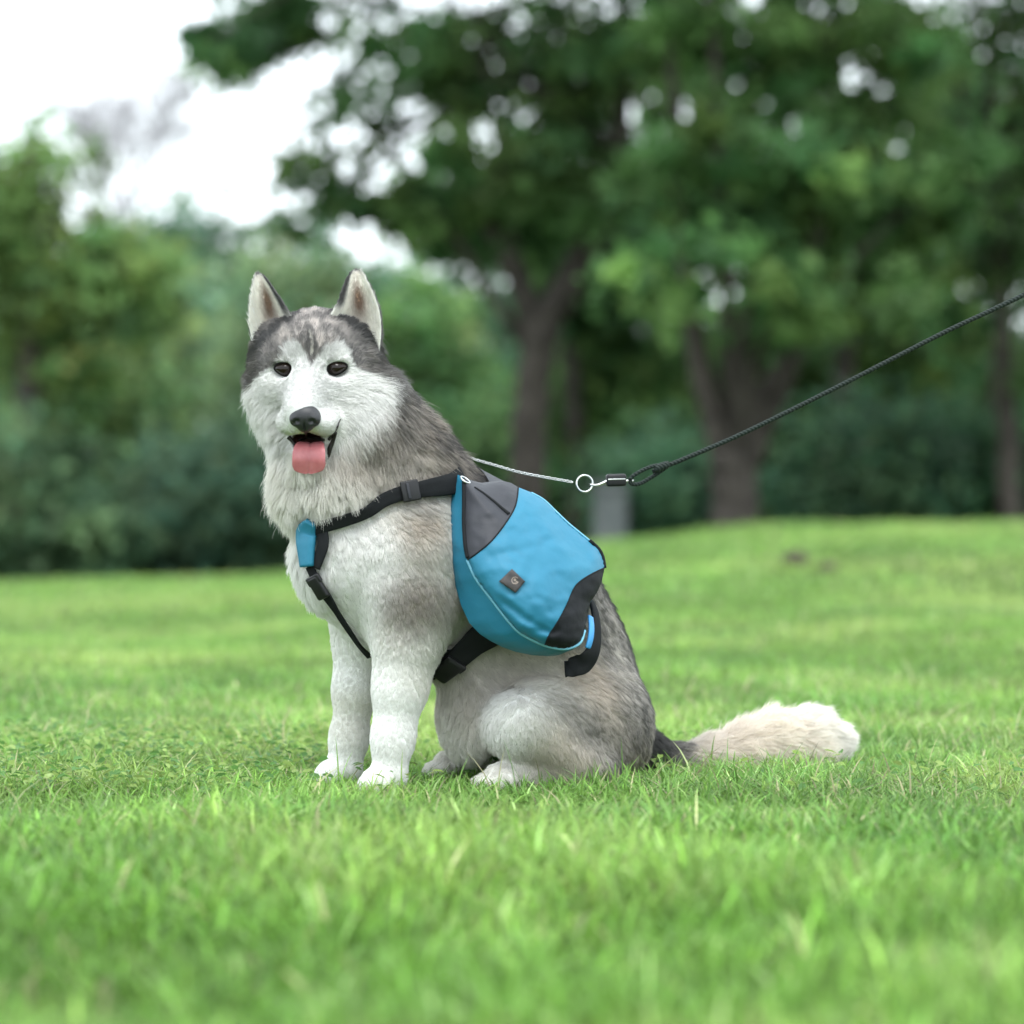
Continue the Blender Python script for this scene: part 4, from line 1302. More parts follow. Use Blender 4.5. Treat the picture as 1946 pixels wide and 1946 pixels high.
# diamond patch with its pale round mark
m_patch, nt, b = principled('dark_leather_patch', (0.022, 0.019, 0.019), 0.6)
add_noise_color(nt, b, (0.020, 0.018, 0.019), (0.040, 0.032, 0.030), 70, 4)
m_mark, nt, b = principled('printed_mark', (0.24, 0.19, 0.16), 0.6)
pc = [(973, 1081), (998, 1105), (980, 1127), (948, 1105)]
def patch_mesh():
    g = 9; V = []
    A, B_, C_, D_ = [np.array(p, float) for p in pc]
    for lay in (0.0042, 0.0012):
        for i in range(g):
            for j in range(g):
                u, w = i / (g - 1), j / (g - 1)
                V.append(np.append((A * (1 - u) + B_ * u) * (1 - w) + (D_ * (1 - u) + C_ * u) * w, lay))
    V = np.array(V)
    v = bag_pt(V[:, 0], V[:, 1], bag_h(V[:, :2]) + V[:, 2])
    Q = []; n2 = g * g
    for i in range(g - 1):
        for j in range(g - 1):
            a = i * g + j; Q.append((a, a + 1, a + g + 1, a + g))
    ring = [i for i in range(g)] + [i * g + g - 1 for i in range(1, g)] + [(g - 1) * g + j for j in range(g - 2, -1, -1)] + [i * g for i in range(g - 2, 0, -1)]
    for k in range(len(ring)):
        a, b2 = ring[k], ring[(k + 1) % len(ring)]
        Q.append((a, a + n2, b2 + n2, b2))
    mats = [0] * len(Q)
    # printed mark: a small swirl of discs and an arc inside a ring
    T = []; vv = [v]; nv = len(v)
    def disc(cx, cy, r0, r1, a0, a1, m=16):
        nonlocal nv
        a = np.linspace(a0, a1, m)
        p = np.concatenate([np.stack([cx + r0 * np.cos(a), cy + r0 * np.sin(a)], 1), np.stack([cx + r1 * np.cos(a), cy + r1 * np.sin(a)], 1)])
        vv.append(bag_pt(p[:, 0], p[:, 1], bag_h(p) + 0.0047))
        for i in range(m - 1):
            Q.append((nv + i, nv + i + 1, nv + m + i + 1, nv + m + i)); mats.append(1)
        nv += 2 * m
    disc(979, 1103, 5.6, 7.2, 0.4, 5.6)
    disc(978.5, 1102, 0.2, 2.6, 0, 6.283)
    disc(982, 1105.5, 0.2, 1.7, 0, 6.283)
    disc(976, 1106, 2.4, 3.8, 0.2, 2.2)
    return mesh_arrays('logo_patch', np.vstack(vv), Q, mats=mats)
me = patch_mesh()
me.materials.append(m_patch)
sub('logo_patch', me, m_mark)

# far side bag: the same bag mirrored on the other flank
far = None
for o in [bag] + [c for c in COL.objects if c.parent == bag]:
    me = o.data.copy()
    vs = np.empty(len(me.vertices) * 3, np.float32); me.vertices.foreach_get('co', vs)
    vs = mirror_dog(vs.reshape(-1, 3).astype(float))
    me.vertices.foreach_set('co', vs.astype(np.float32).ravel()); me.flip_normals(); me.update()
    if o is bag:
        far = bpy.data.objects.new('saddle_bag', me); COL.objects.link(far); reparent(far, pack)
        far['label'] = 'matching blue saddlebag on the far flank'
    else:
        c = bpy.data.objects.new(o.name.split('.')[0], me); COL.objects.link(c); c.parent = far
    base = sum(len(a) for a in pack_mesh_v); pack_mesh_v.append(vs)
    pack_mesh_f.extend([tuple(base + i for i in p.vertices) for p in me.polygons])

# saddle across the back
V = []; nu, nv_ = 22, 25
u0, u1 = to_dog(DP(880, 900))[0], to_dog(DP(1040, 1060))[0]
for i in range(nu):
    u = u0 + (u1 - u0) * i / (nu - 1)
    for j in range(nv_):
        w = -0.115 + 0.23 * j / (nv_ - 1)
        o_ = from_dog(np.array([u, w, 0.72]))
        loc, no, _, _ = body_bvh.ray_cast(Vector(o_), Vector((0, 0, -1)))
        loc = np.array(loc) if loc is not None else from_dog(np.array([u, w, 0.3])); no = np.array(no) if no is not None else UP
        V.append(loc + nrm(no) * 0.016)
V = np.array(V).reshape(nu, nv_, 3)
for _ in range(3):
    V[1:-1] = (V[:-2] + V[2:] + 2 * V[1:-1]) / 4
V = V.reshape(-1, 3)
Q = [(i * nv_ + j, i * nv_ + j + 1, (i + 1) * nv_ + j + 1, (i + 1) * nv_ + j) for i in range(nu - 1) for j in range(nv_ - 1)]
pack_part('saddle', mesh_arrays('saddle', V, Q), m_grey)

# straps
def strap_path(pts, lift=0.012, n=60):
    P, N = [], []
    for p in pts:
        if len(p) == 2:
            loc, no = hit(*p)
            if loc is None:
                continue
        else:
            loc, no = near(np.array(p))
        P.append(loc + no * lift); N.append(no)
    P, N = catmull(P, n), catmull(N, n)
    return P, nrm(N)

yoke_px = [(868, 915), (845, 925), (800, 930), (765, 938), (725, 952), (690, 966), (655, 980), (625, 992), (606, 1000)]
Pn, Nn_ = strap_path(yoke_px, 0.018, 70)
wid = np.interp(np.linspace(0, 1, 70), [0, .15, .3, .55, 1], [.038, .034, .025, .022, .021])
pack_part('yoke_strap', Build().band(Pn, Nn_, wid, 0.004).mesh('yoke_strap'), m_black)
Pm = mirror_dog(Pn)
Pm2, Nm2 = [], []
for p in Pm[::4]:
    l_, n_ = near(p); Pm2.append(l_ + n_ * 0.014); Nm2.append(n_)
pack_part('yoke_strap', Build().band(catmull(Pm2, 50), catmull(Nm2, 50), np.interp(np.linspace(0, 1, 50), [0, .15, .3, 1], [.038, .034, .024, .018]), 0.004).mesh('yoke_strap'), m_black)
# slide buckle on the yoke
l_, n_ = hit(775, 936)
t_ = nrm(np.cross(n_, np.cross(nrm(Pn[24] - Pn[14]), n_)))
y_ = np.cross(n_, t_)
Mx = frame_matrix(l_ + n_ * 0.025, t_, y_, n_)
bk = rounded_box('slide_buckle', (0.030, 0.034, 0.006), 0.0025, m_plastic, None, Mx)
reparent(bk, pack)
bar = rounded_box('buckle_bar', (0.005, 0.026, 0.004), 0.0015, m_grey, bk, frame_matrix(l_ + n_ * 0.0295 + t_ * 0.004, t_, y_, n_))

# blue chest plate, black strap beside it
cp_px = [(585, 985), (586, 1020), (588, 1050), (590, 1070)]
Pc, Nc = [], []
for p in [(600, 980), (598, 1010), (598, 1040), (600, 1074)]:
    l_, n_ = hit(*p); Pc.append(l_ + n_ * 0.020); Nc.append(n_)
Pc, Nc = catmull(Pc, 24), nrm(catmull(Nc, 24))
wc = np.interp(np.linspace(0, 1, 24), [0, .35, .6, 1], [.018, .042, .040, .027])
pack_part('chest_plate', Build().band(Pc, Nc, wc, 0.010).mesh('chest_plate'), m_blue)
Pn2, Nn2 = strap_path([(616, 984), (621, 1010), (622, 1042), (610, 1076)], 0.0155, 30)
pack_part('chest_strap', Build().band(Pn2, Nn2, 0.021, 0.004).mesh('chest_strap'), m_black)
Pn3, Nn3 = strap_path([(598, 1074), (608, 1095), (622, 1118), (636, 1140), (652, 1165), (670, 1190), (688, 1215), (702, 1240)], 0.012, 50)
pack_part('chest_strap', Build().band(Pn3, Nn3, np.interp(np.linspace(0, 1, 50), [0, .35, .5, 1], [.018, .018, .011, .010]), 0.004).mesh('chest_strap'), m_black)
l_, n_ = hit(618, 1108)
t_ = nrm(Pn3[18] - Pn3[6]); t_ = nrm(t_ - n_ * (t_ @ n_)); y_ = np.cross(n_, t_)
sb_ = rounded_box('side_buckle', (0.040, 0.024, 0.011), 0.0045, m_plastic, None, frame_matrix(l_ + n_ * 0.020, t_, y_, n_)); reparent(sb_, pack)
rounded_box('buckle_catch', (0.016, 0.029, 0.008), 0.003, m_plastic, sb_, frame_matrix(l_ + n_ * 0.020 - t_ * 0.014, t_, y_, n_))

# girth strap under the belly with its buckle
Pg, Ng = strap_path([(930, 1190), (905, 1208), (885, 1225), (862, 1246), (838, 1264)], 0.016, 40)
pack_part('girth_strap', Build().band(Pg, Ng, np.interp(np.linspace(0, 1, 40), [0, .4, 1], [.060, .046, .036]), 0.008).mesh('girth_strap'), m_black)
ug = to_dog(Pg[-1])[0]
ring_p, ring_n = [], []
for a in np.linspace(-2.25, -0.85, 14)[::-1]:
    o_ = from_dog(np.array([ug, 0.30 * math.cos(a), 0.33 + 0.30 * math.sin(a)]))
    c_ = from_dog(np.array([ug, 0.0, 0.33]))
    loc, no, _, _ = body_bvh.ray_cast(Vector(o_), Vector(nrm(c_ - o_)))
    if loc is not None:
        ring_p.append(np.array(loc) + np.array(no) * 0.012); ring_n.append(np.array(no))
if len(ring_p) > 3:
    pack_part('girth_strap', Build().band(catmull(ring_p, 40), nrm(catmull(ring_n, 40)), 0.025, 0.004).mesh('girth_strap'), m_black)
l_, n_ = Pg[-6], Ng[-6]
t_ = nrm(Pg[-1] - Pg[-12]); t_ = nrm(t_ - n_ * (t_ @ n_)); y_ = np.cross(n_, t_)
gb = rounded_box('girth_buckle', (0.052, 0.036, 0.014), 0.006, m_plastic, None, frame_matrix(l_ + n_ * 0.006, t_, y_, n_)); reparent(gb, pack)
rounded_box('buckle_catch', (0.018, 0.042, 0.010), 0.004, m_plastic, gb, frame_matrix(l_ + n_ * 0.006 - t_ * 0.018, t_, y_, n_))

# rear strap loop with its blue pull tab
rl = bag_pt(*np.array([(1122, 1140), (1131, 1165), (1134, 1200), (1128, 1235), (1112, 1258), (1088, 1268), (1074, 1272)], float).T, np.array([-.03, -.02, -.015, -.018, -.03, -.045, -.055]))
rlp = catmull(rl, 40)
pack_part('rear_strap', Build().band(rlp, np.tile(nrm(NB - FW * 0.55), (40, 1)), np.interp(np.linspace(0, 1, 40), [0, .3, .6, 1], [.016, .020, .036, .030]), 0.005).mesh('rear_strap'), m_black)
rt = bag_pt(*np.array([(1122, 1172), (1124, 1192), (1122, 1214), (1117, 1232)], float).T, np.array([-.008, -.004, -.005, -.012]))
m_tab = fabric('blue_webbing', (0.03, 0.20, 0.48), (0.06, 0.30, 0.60), 0.5)
pack_part('pull_tab', Build().band(catmull(rt, 16), np.tile(nrm(NB - FW * 0.5), (16, 1)), 0.012, 0.004).mesh('pull_tab'), m_tab)

# small metal ring at the withers
m_steel, nt, b = principled('steel', (0.55, 0.56, 0.55), 0.28, 1.0)
add_bump(nt, b, 300, 0.15, 0.0005)
l_ = bag_pt(np.array([884.0]), np.array([912.0]), np.array([0.004]))[0]
a = np.linspace(0, 2 * np.pi, 24, endpoint=False)
pack_part('leash_ring', Build().tube(l_ + 0.0085 * (np.cos(a)[:, None] * nrm(cr - UP * 0.6) + np.sin(a)[:, None] * nrm(cf + UP * 0.4)), 0.0017, 6, closed=True).mesh('leash_ring'), m_steel)

# ------------------------------------------------------------------ fur
pack_bvh = BVHTree.FromPolygons(np.vstack(pack_mesh_v).tolist(), pack_mesh_f)
pv = np.vstack(pack_mesh_v)
plo, phi_ = pv.min(0) - 0.03, pv.max(0) + 0.03

m_fur = bpy.data.materials.new('fur')
m_fur.use_nodes = True
nt = m_fur.node_tree
nt.nodes.remove(nt.nodes['Principled BSDF'])
fa = nt.nodes.new('ShaderNodeAttribute'); fa.attribute_name = 'col'
fd = nt.nodes.new('ShaderNodeBsdfDiffuse')
ft = nt.nodes.new('ShaderNodeBsdfTranslucent')
fh = nt.nodes.new('ShaderNodeBsdfHair'); fh.component = 'Reflection'
fh.inputs['RoughnessU'].default_value = 0.35; fh.inputs['RoughnessV'].default_value = 0.6
m1 = nt.nodes.new('ShaderNodeMixShader'); m1.inputs[0].default_value = 0.5
m2 = nt.nodes.new('ShaderNodeMixShader'); m2.inputs[0].default_value = 0.06
for n_ in (fd, ft):
    nt.links.new(fa.outputs['Color'], n_.inputs['Color'])
nt.links.new(fd.outputs[0], m1.inputs[1]); nt.links.new(ft.outputs[0], m1.inputs[2])
nt.links.new(m1.outputs[0], m2.inputs[1]); nt.links.new(fh.outputs[0], m2.inputs[2])
nt.links.new(m2.outputs[0], nt.nodes['Material Output'].inputs['Surface'])

def sample(V, N, T, n, extra=None, area_w=None):
    a = V[T[:, 0]]; e1 = V[T[:, 1]] - a; e2 = V[T[:, 2]] - a
    ar = np.linalg.norm(np.cross(e1, e2), axis=1)
    if area_w is not None:
        ar = ar * area_w
    k = rng.choice(len(T), n, p=ar / ar.sum())
    u = rng.random(n); w = rng.random(n)
    f = u + w > 1; u[f] = 1 - u[f]; w[f] = 1 - w[f]
    b0 = (1 - u - w)[:, None]
    mixv = lambda X: X[T[k, 0]] * b0 + X[T[k, 1]] * u[:, None] + X[T[k, 2]] * w[:, None]
    return (mixv(V), nrm(mixv(N))) + tuple(mixv(x) for x in (extra or []))

def fur_object(name, P0, D0, N0, length, lift, colr, agt, parent, m=5, rad=0.00042, clump_n=9000, clump_f=0.55, stray=0.14):
    n = len(P0)
    Dt = nrm(D0 - N0 * (D0 * N0).sum(1, keepdims=True))
    # waves and strays
    nz = np.stack([vnoise(P0 * 38, 21), vnoise(P0 * 38, 22), vnoise(P0 * 38, 23)], 1) - 0.5
    nz2 = np.stack([vnoise(P0 * 120, 31), vnoise(P0 * 120, 32), vnoise(P0 * 120, 33)], 1) - 0.5
    jit = rng.normal(size=(n, 3)) * (stray + 0.14 * sstep(0.024, 0.040, length))[:, None]
    calm = np.clip(length / 0.02, 0.25, 1)[:, None]          # the short coat lies smoother
    d = nrm(Dt + (nz * 0.35 + nz2 * 0.32) * calm + jit)
    d = nrm(d - N0 * np.minimum((d * N0).sum(1, keepdims=True), 0))
    start = nrm(d * np.cos(lift * 1.25)[:, None] + N0 * np.sin(lift * 1.25)[:, None])
    end = nrm(d * np.cos(lift * 0.45)[:, None] + N0 * np.sin(lift * 0.45)[:, None] + np.array([0, 0, -0.10]))
    length = length * (0.70 + 0.45 * rng.random(n)) * np.where((rng.random(n) < 0.04) & (length > 0.02), 1.35, 1.0) * (0.8 + 0.4 * vnoise(P0 * 25, 41))
    t = np.linspace(0, 1, m)
    pts = P0[:, None] + length[:, None, None] * (start[:, None] * (t - 0.5 * t ** 2)[None, :, None] + end[:, None] * (0.5 * t ** 2)[None, :, None])
    # clumps: tips drawn towards a leading hair
    lead = rng.choice(n, min(clump_n, n), replace=False)
    kd = kdtree.KDTree(len(lead))
    for i, j in enumerate(lead):
        kd.insert(P0[j], i)
    kd.balance()
    near_i = np.array([kd.find(p)[1] for p in P0])
    lj = lead[near_i]
    cf_ = (clump_f * (0.5 + 0.8 * rng.random(n)))[:, None, None] * (t ** 1.4)[None, :, None]
    lp = pts[lj]
    dist = np.linalg.norm(P0 - P0[lj], axis=1)
    ok = (dist < 0.02)[:, None, None]
    pts = np.where(ok, pts * (1 - cf_) + lp * cf_ * 0.92 + cf_ * 0.08 * pts, pts)
    # cut hairs where they would run through the pack or its straps
    inb_ = np.where(((pts.min(1) < phi_) & (pts.max(1) > plo)).all(1))[0]
    cut = np.ones(n)
    for i in inb_:
        for j in range(m - 1):
            a_ = Vector(pts[i, j]); v_ = Vector(pts[i, j + 1]) - a_
            ll = v_.length
            if ll < 1e-6:
                continue
            h_ = pack_bvh.ray_cast(a_, v_ / ll, ll)
            if h_[0] is not None:
                cut[i] = max(0.12, (j + h_[3] / ll) / (m - 1) - 0.08)
                break
    cj = np.where(cut < 1)[0]
    for i in cj:
        tt_ = t * cut[i] * (m - 1)
        k_ = np.minimum(tt_.astype(int), m - 2); f_ = (tt_ - k_)[:, None]
        pts[i] = pts[i, k_] * (1 - f_) + pts[i, k_ + 1] * f_
    # colour along the hair
    dark_r = rng.random(n); band = 0.6 * vnoise(P0 * np.array([55, 55, 38]), 51) + 0.4 * vnoise(P0 * 140, 52)
    tipd = np.clip(agt * 1.25 * sstep(0.36, 0.64, 0.28 * dark_r + 0.80 * band - 0.02), 0, 1)
    br = (0.92 + 0.16 * rng.random(n)) * (0.96 + 0.08 * vnoise(P0[lj] * 300, 61))
    c0 = colr * br[:, None]
    prof = sstep(0.25, 0.75, t)
    cc = c0[:, None] * (1 - (tipd[:, None] * prof[None])[..., None]) + BLACK[None, None] * 1.3 * (tipd[:, None] * prof[None])[..., None]
    cc = np.clip(cc, 0.005, 0.92)
    hc = bpy.data.hair_curves.new(name)
    hc.add_curves([m] * n)
    hc.attributes['position'].data.foreach_set('vector', pts.astype(np.float32).ravel())
    ra_ = hc.attributes.get('radius') or hc.attributes.new('radius', 'FLOAT', 'POINT')
    rr = np.tile(rad * (1 - 0.85 * t ** 1.5), n) * np.repeat(0.8 + 0.4 * rng.random(n), m)
    ra_.data.foreach_set('value', rr.astype(np.float32))
    ca_ = hc.attributes.new('col', 'FLOAT_COLOR', 'POINT')
    c4 = np.ones((n * m, 4), np.float32); c4[:, :3] = cc.reshape(-1, 3)
    ca_.data.foreach_set('color', c4.ravel())
    hc.materials.append(m_fur)
    o = link(name, hc, None, parent, kind='stuff')
    return o

N_FUR = 520000
# denser on the head and legs where the coat is short
tc0 = BV[BT].mean(1)
hq0 = to_head(tc0)
short = ((np.linalg.norm(hq0 - np.array([0, -0.03, 0.06]), axis=1) < 0.13)) * 1.6 + (tc0[:, 2] < 0.27) * (to_dog(tc0)[:, 0] > -0.08) * 1.0
P0, N0 = sample(BV, BN, BT, N_FUR, area_w=1.0 + short)
D0, L0, C0, A0, hm0 = coat(P0, N0)
ln, lf = L0[:, 0].copy(), L0[:, 1].copy()
keep = np.ones(len(P0), bool)
# bare mouth, eyes, nose and lips
keep &= mouth_mask(P0) < 0.05
for e in EYES:
    q = to_head(P0) - to_head(e)
    de = np.sqrt((q[:, 0] / 0.0180) ** 2 + (q[:, 1] / 0.0122) ** 2)
    keep &= ~((de < 1.0) & (np.abs(q[:, 2]) < 0.04))
    f = (de < 1.9) & (np.abs(q[:, 2]) < 0.04)
    ln[f] *= 0.55
    out = HR * q[f][:, 0:1] + HU * q[f][:, 1:2]
    D0[f] = nrm(nrm(out) * 0.9 + D0[f] * 0.5)
qn = to_head(P0) - to_head(NOSE)
dn = np.sqrt((qn[:, 0] / 0.0285) ** 2 + ((qn[:, 1] + 0.002) / 0.023) ** 2)
keep &= ~((dn < 1.0) & (qn[:, 2] > -0.03))
f = (dn < 1.5) & (qn[:, 2] > -0.04); ln[f] *= 0.6
kd = kdtree.KDTree(len(lip_pts))
for i, p in enumerate(lip_pts):
    kd.insert(p, i)
kd.balance()
cand = np.where(hm0 > 0.3)[0]
dl = np.array([kd.find(P0[i])[2] for i in cand])
ln[cand[dl < 0.008]] *= 0.35
keep[cand[dl < 0.0045]] = False
keep &= P0[:, 2] > 0.004
# coat pressed flat under the pack and straps
inb = np.where(((P0 > plo) & (P0 < phi_)).all(1))[0]
Dtan = nrm(D0 - N0 * (D0 * N0).sum(1, keepdims=True))
for i in inb:
    h_ = pack_bvh.ray_cast(Vector(P0[i]), Vector(N0[i]), 0.09)
    if h_[0] is not None:
        dd = h_[3]
        if dd < 0.03:
            ln[i] = min(ln[i], dd * 0.8); lf[i] = min(lf[i], 0.15)
        else:
            ln[i] = min(ln[i], 0.018); lf[i] = min(lf[i], 0.2)
        if rng.random() < 0.5:
            keep[i] = False
        continue
    dv = Dtan[i] * math.cos(lf[i]) + N0[i] * math.sin(lf[i])
    h_ = pack_bvh.ray_cast(Vector(P0[i]), Vector(dv), float(ln[i]) * 1.1)
    if h_[0] is not None:
        ln[i] = max(0.004, h_[3] * 0.95)
idx = np.where(keep & (ln > 0.002))[0]
fur = fur_object('fur', P0[idx], D0[idx], N0[idx], ln[idx], lf[idx], C0[idx], A0[idx], dog)
fur['label'] = 'thick grey, cream and white coat'

# ear fur
for V_, Q_, S_, T_, sd_ in ears:
    n_, t_, ar_ = vnormals(V_, Q_)
    p0, n0, ex_ = sample(V_, n_, t_, 16000, [np.stack([S_, T_, sd_], 1)])
    s_, tt, side = ex_[:, 0], ex_[:, 1], ex_[:, 2]
    col = ear_colour(s_, tt, (side > 0.5).astype(float), p0)
    upd = V_[len(V_) // 2 - 7] - V_[6]
    upd = nrm(np.tile(nrm(upd), (len(p0), 1)) + (0.6 - 1.2 * tt)[:, None] * -HR[None] * 0.0)
    hol = np.exp(-(((tt - 0.54) / 0.20) ** 2 + ((s_ - 0.40) / 0.26) ** 2)) * (side < 0.5)
    ln_ = 0.010 * (1 - 0.45 * s_) * (1 - 0.6 * hol) + 0.006 * (side < 0.5) * sstep(0.5, 0.0, s_) + 0.006 * (tt < 0.12)
    edge = (tt > 0.9) | (tt < 0.08)
    ln_ = np.where(edge, ln_ * 0.9, ln_)
    fur_object('ear_fur', p0, upd, n0, ln_, np.full(len(p0), 0.22), col, np.full(len(p0), 0.1), dog, m=4, rad=0.00036, clump_n=900, clump_f=0.35)['kind'] = 'stuff'

# ------------------------------------------------------------------ chain collar and leash
chain_px = [(880, 866), (905, 874), (940, 884), (985, 897), (1030, 906), (1075, 914), (1092, 917)]
dist = [5.02, 5.03, 5.035, 5.045, 5.05, 5.055, 5.058]
cp = np.array([at_depth(p[0], p[1], d) for p, d in zip(chain_px, dist)])
# the collar's hidden loop runs round the neck under the coat
na = DP(735, 890); axis_ = nrm(DP(655, 790) - DP(800, 975))
loop = []
start = cp[0]
e1 = start - na; e1 = nrm(e1 - axis_ * (e1 @ axis_)); e2 = np.cross(axis_, e1)
cen = start - e1 * np.linalg.norm((start - na) - axis_ * ((start - na) @ axis_))
for a in np.linspace(0.35, 2 * math.pi - 0.35, 30):
    dv = e1 * math.cos(a) + e2 * math.sin(a)
    loc, no, _, _ = body_bvh.ray_cast(Vector(cen + dv * 0.35), Vector(-dv))
    if loc is not None:
        loop.append(np.array(loc) - np.array(no) * 0.004)
collar = thing('chain_collar', 'thin steel chain collar pulled taut from the dog\'s neck to a ring', 'collar', (cp[0][0], cp[0][1], 0))
def links(path, pitch, name):
    seg = np.linalg.norm(np.diff(path, axis=0), axis=1); s = np.concatenate([[0], np.cumsum(seg)])
    n = int(s[-1] / pitch)
    B = Build()
    for k in range(n):
        t0 = (k + 0.5) * pitch
        p = np.array([np.interp(t0, s, path[:, i]) for i in range(3)])
        q = np.array([np.interp(t0 + pitch * 0.5, s, path[:, i]) for i in range(3)])
        d = nrm(q - p + 1e-9)
        r1 = nrm(np.cross(d, UP)); r2 = np.cross(d, r1)
        ang = k * math.pi / 2 + 0.7
        w = r1 * math.cos(ang) + r2 * math.sin(ang)
        a = np.linspace(0, 2 * np.pi, 12, endpoint=False)
        B.tube(p + d[None] * (np.cos(a) * pitch * 0.72)[:, None] + w[None] * (np.sin(a) * 0.0022)[:, None], 0.00085, 5, closed=True)
    return B.mesh(name)
o = link('chain', links(catmull(cp, 80), 0.0052, 'chain'), m_steel, kind='stuff'); reparent(o, collar)
o = link('neck_chain', links(catmull(loop, 120), 0.0060, 'neck_chain'), m_steel, kind='stuff'); reparent(o, collar)
rc = at_depth(1111, 919, 5.06)
a = np.linspace(0, 2 * np.pi, 36, endpoint=False)
rv1, rv2 = nrm(cr * 1.0 + cf * 0.25), nrm(UP + cf * 0.1)
o = link('ring', Build().tube(rc + 0.0140 * (np.cos(a)[:, None] * rv1 + np.sin(a)[:, None] * rv2), 0.0017, 8, closed=True).mesh('ring'), m_steel); reparent(o, collar)

rope_px = [(1200, 915, 5.07), (1240, 896, 5.07), (1300, 872, 5.06), (1400, 829, 5.04), (1500, 781, 5.02), (1600, 731, 5.0), (1700, 680, 4.98), (1800, 629, 4.96), (1946, 560, 4.93), (2150, 455, 4.9), (2500, 262, 4.85)]
rp = np.array([at_depth(*p) for p in rope_px])
leash = thing('leash', 'taut dark green-black rope leash running up to the right edge', 'leash', (rp[0][0], rp[0][1], 0))
m_rope, nt, b = principled('braided_rope', (0.018, 0.026, 0.022), 0.75, spec=0.3)
wv = nt.nodes.new('ShaderNodeTexWave'); wv.inputs['Scale'].default_value = 90; wv.inputs['Distortion'].default_value = 1.5; wv.bands_direction = 'DIAGONAL'
tcn = nt.nodes.new('ShaderNodeTexCoord'); bpn = nt.nodes.new('ShaderNodeBump'); bpn.inputs['Strength'].default_value = 0.8; bpn.inputs['Distance'].default_value = 0.0015
nt.links.new(tcn.outputs['Object'], wv.inputs['Vector']); nt.links.new(wv.outputs['Fac'], bpn.inputs['Height']); nt.links.new(bpn.outputs['Normal'], b.inputs['Normal'])
o = link('rope', Build().tube(catmull(rp[1:], 160), 0.0040, 10).mesh('rope'), m_rope); reparent(o, leash)
# spliced end loop round the connector
lp = np.array([at_depth(*p) for p in [(1262, 884, 5.066), (1240, 886, 5.06), (1215, 897, 5.062), (1199, 909, 5.066), (1200, 919, 5.07), (1216, 919, 5.074), (1240, 906, 5.074), (1268, 887, 5.068)]])
o = link('end_loop', Build().tube(catmull(lp, 60), 0.0034, 9).mesh('end_loop'), m_rope); reparent(o, leash)
m_whip, nt, b = principled('whipping', (0.05, 0.065, 0.055), 0.6)
o = link('whipping', Build().tube(catmull([at_depth(1244, 892, 5.062), at_depth(1256, 887, 5.062), at_depth(1272, 881, 5.06)], 12), [0.004, 0.0062, 0.0068, 0.007, 0.007, 0.007, 0.007, 0.007, 0.0068, 0.0064, 0.006, 0.0046], 10).mesh('whipping'), m_rope); reparent(o, leash)
# connector: steel snap stem and black plastic sleeve
o = link('snap_hook', Build().tube(catmull([at_depth(1121, 921, 5.06), at_depth(1134, 922, 5.06), at_depth(1146, 918, 5.062), at_depth(1154, 914, 5.064)], 16), np.linspace(0.0016, 0.0028, 16), 8)
         .mesh('snap_hook'), m_steel); reparent(o, leash)
o = link('swivel_pin', Build().tube(catmull([at_depth(1186, 914, 5.068), at_depth(1194, 914, 5.069), at_depth(1204, 914, 5.07)], 6), 0.0022, 8).mesh('swivel_pin'), m_steel); reparent(o, leash)
c0, c1 = at_depth(1152, 913, 5.063), at_depth(1189, 912, 5.068)
xa = nrm(c1 - c0); ya = nrm(np.cross(UP, xa)); za = np.cross(xa, ya)
slv = rounded_box('connector', (float(np.linalg.norm(c1 - c0)), 0.017, 0.021), 0.004, m_plastic, None, frame_matrix((c0 + c1) / 2, xa, ya, za)); reparent(slv, leash)
rounded_box('connector_band', (float(np.linalg.norm(c1 - c0)) * 0.9, 0.018, 0.0022), 0.0006, m_steel, slv, frame_matrix((c0 + c1) / 2 + za * 0.0015, xa, ya, za))

# ------------------------------------------------------------------ grass
m_grass = leaf_material('grass_blades', 0.38, 0.55, 0.3)
G1 = np.array([0.175, 0.325, 0.066]); G2 = np.array([0.295, 0.410, 0.115]); G3 = np.array([0.110, 0.245, 0.062]); DRY = np.array([0.46, 0.43, 0.25])

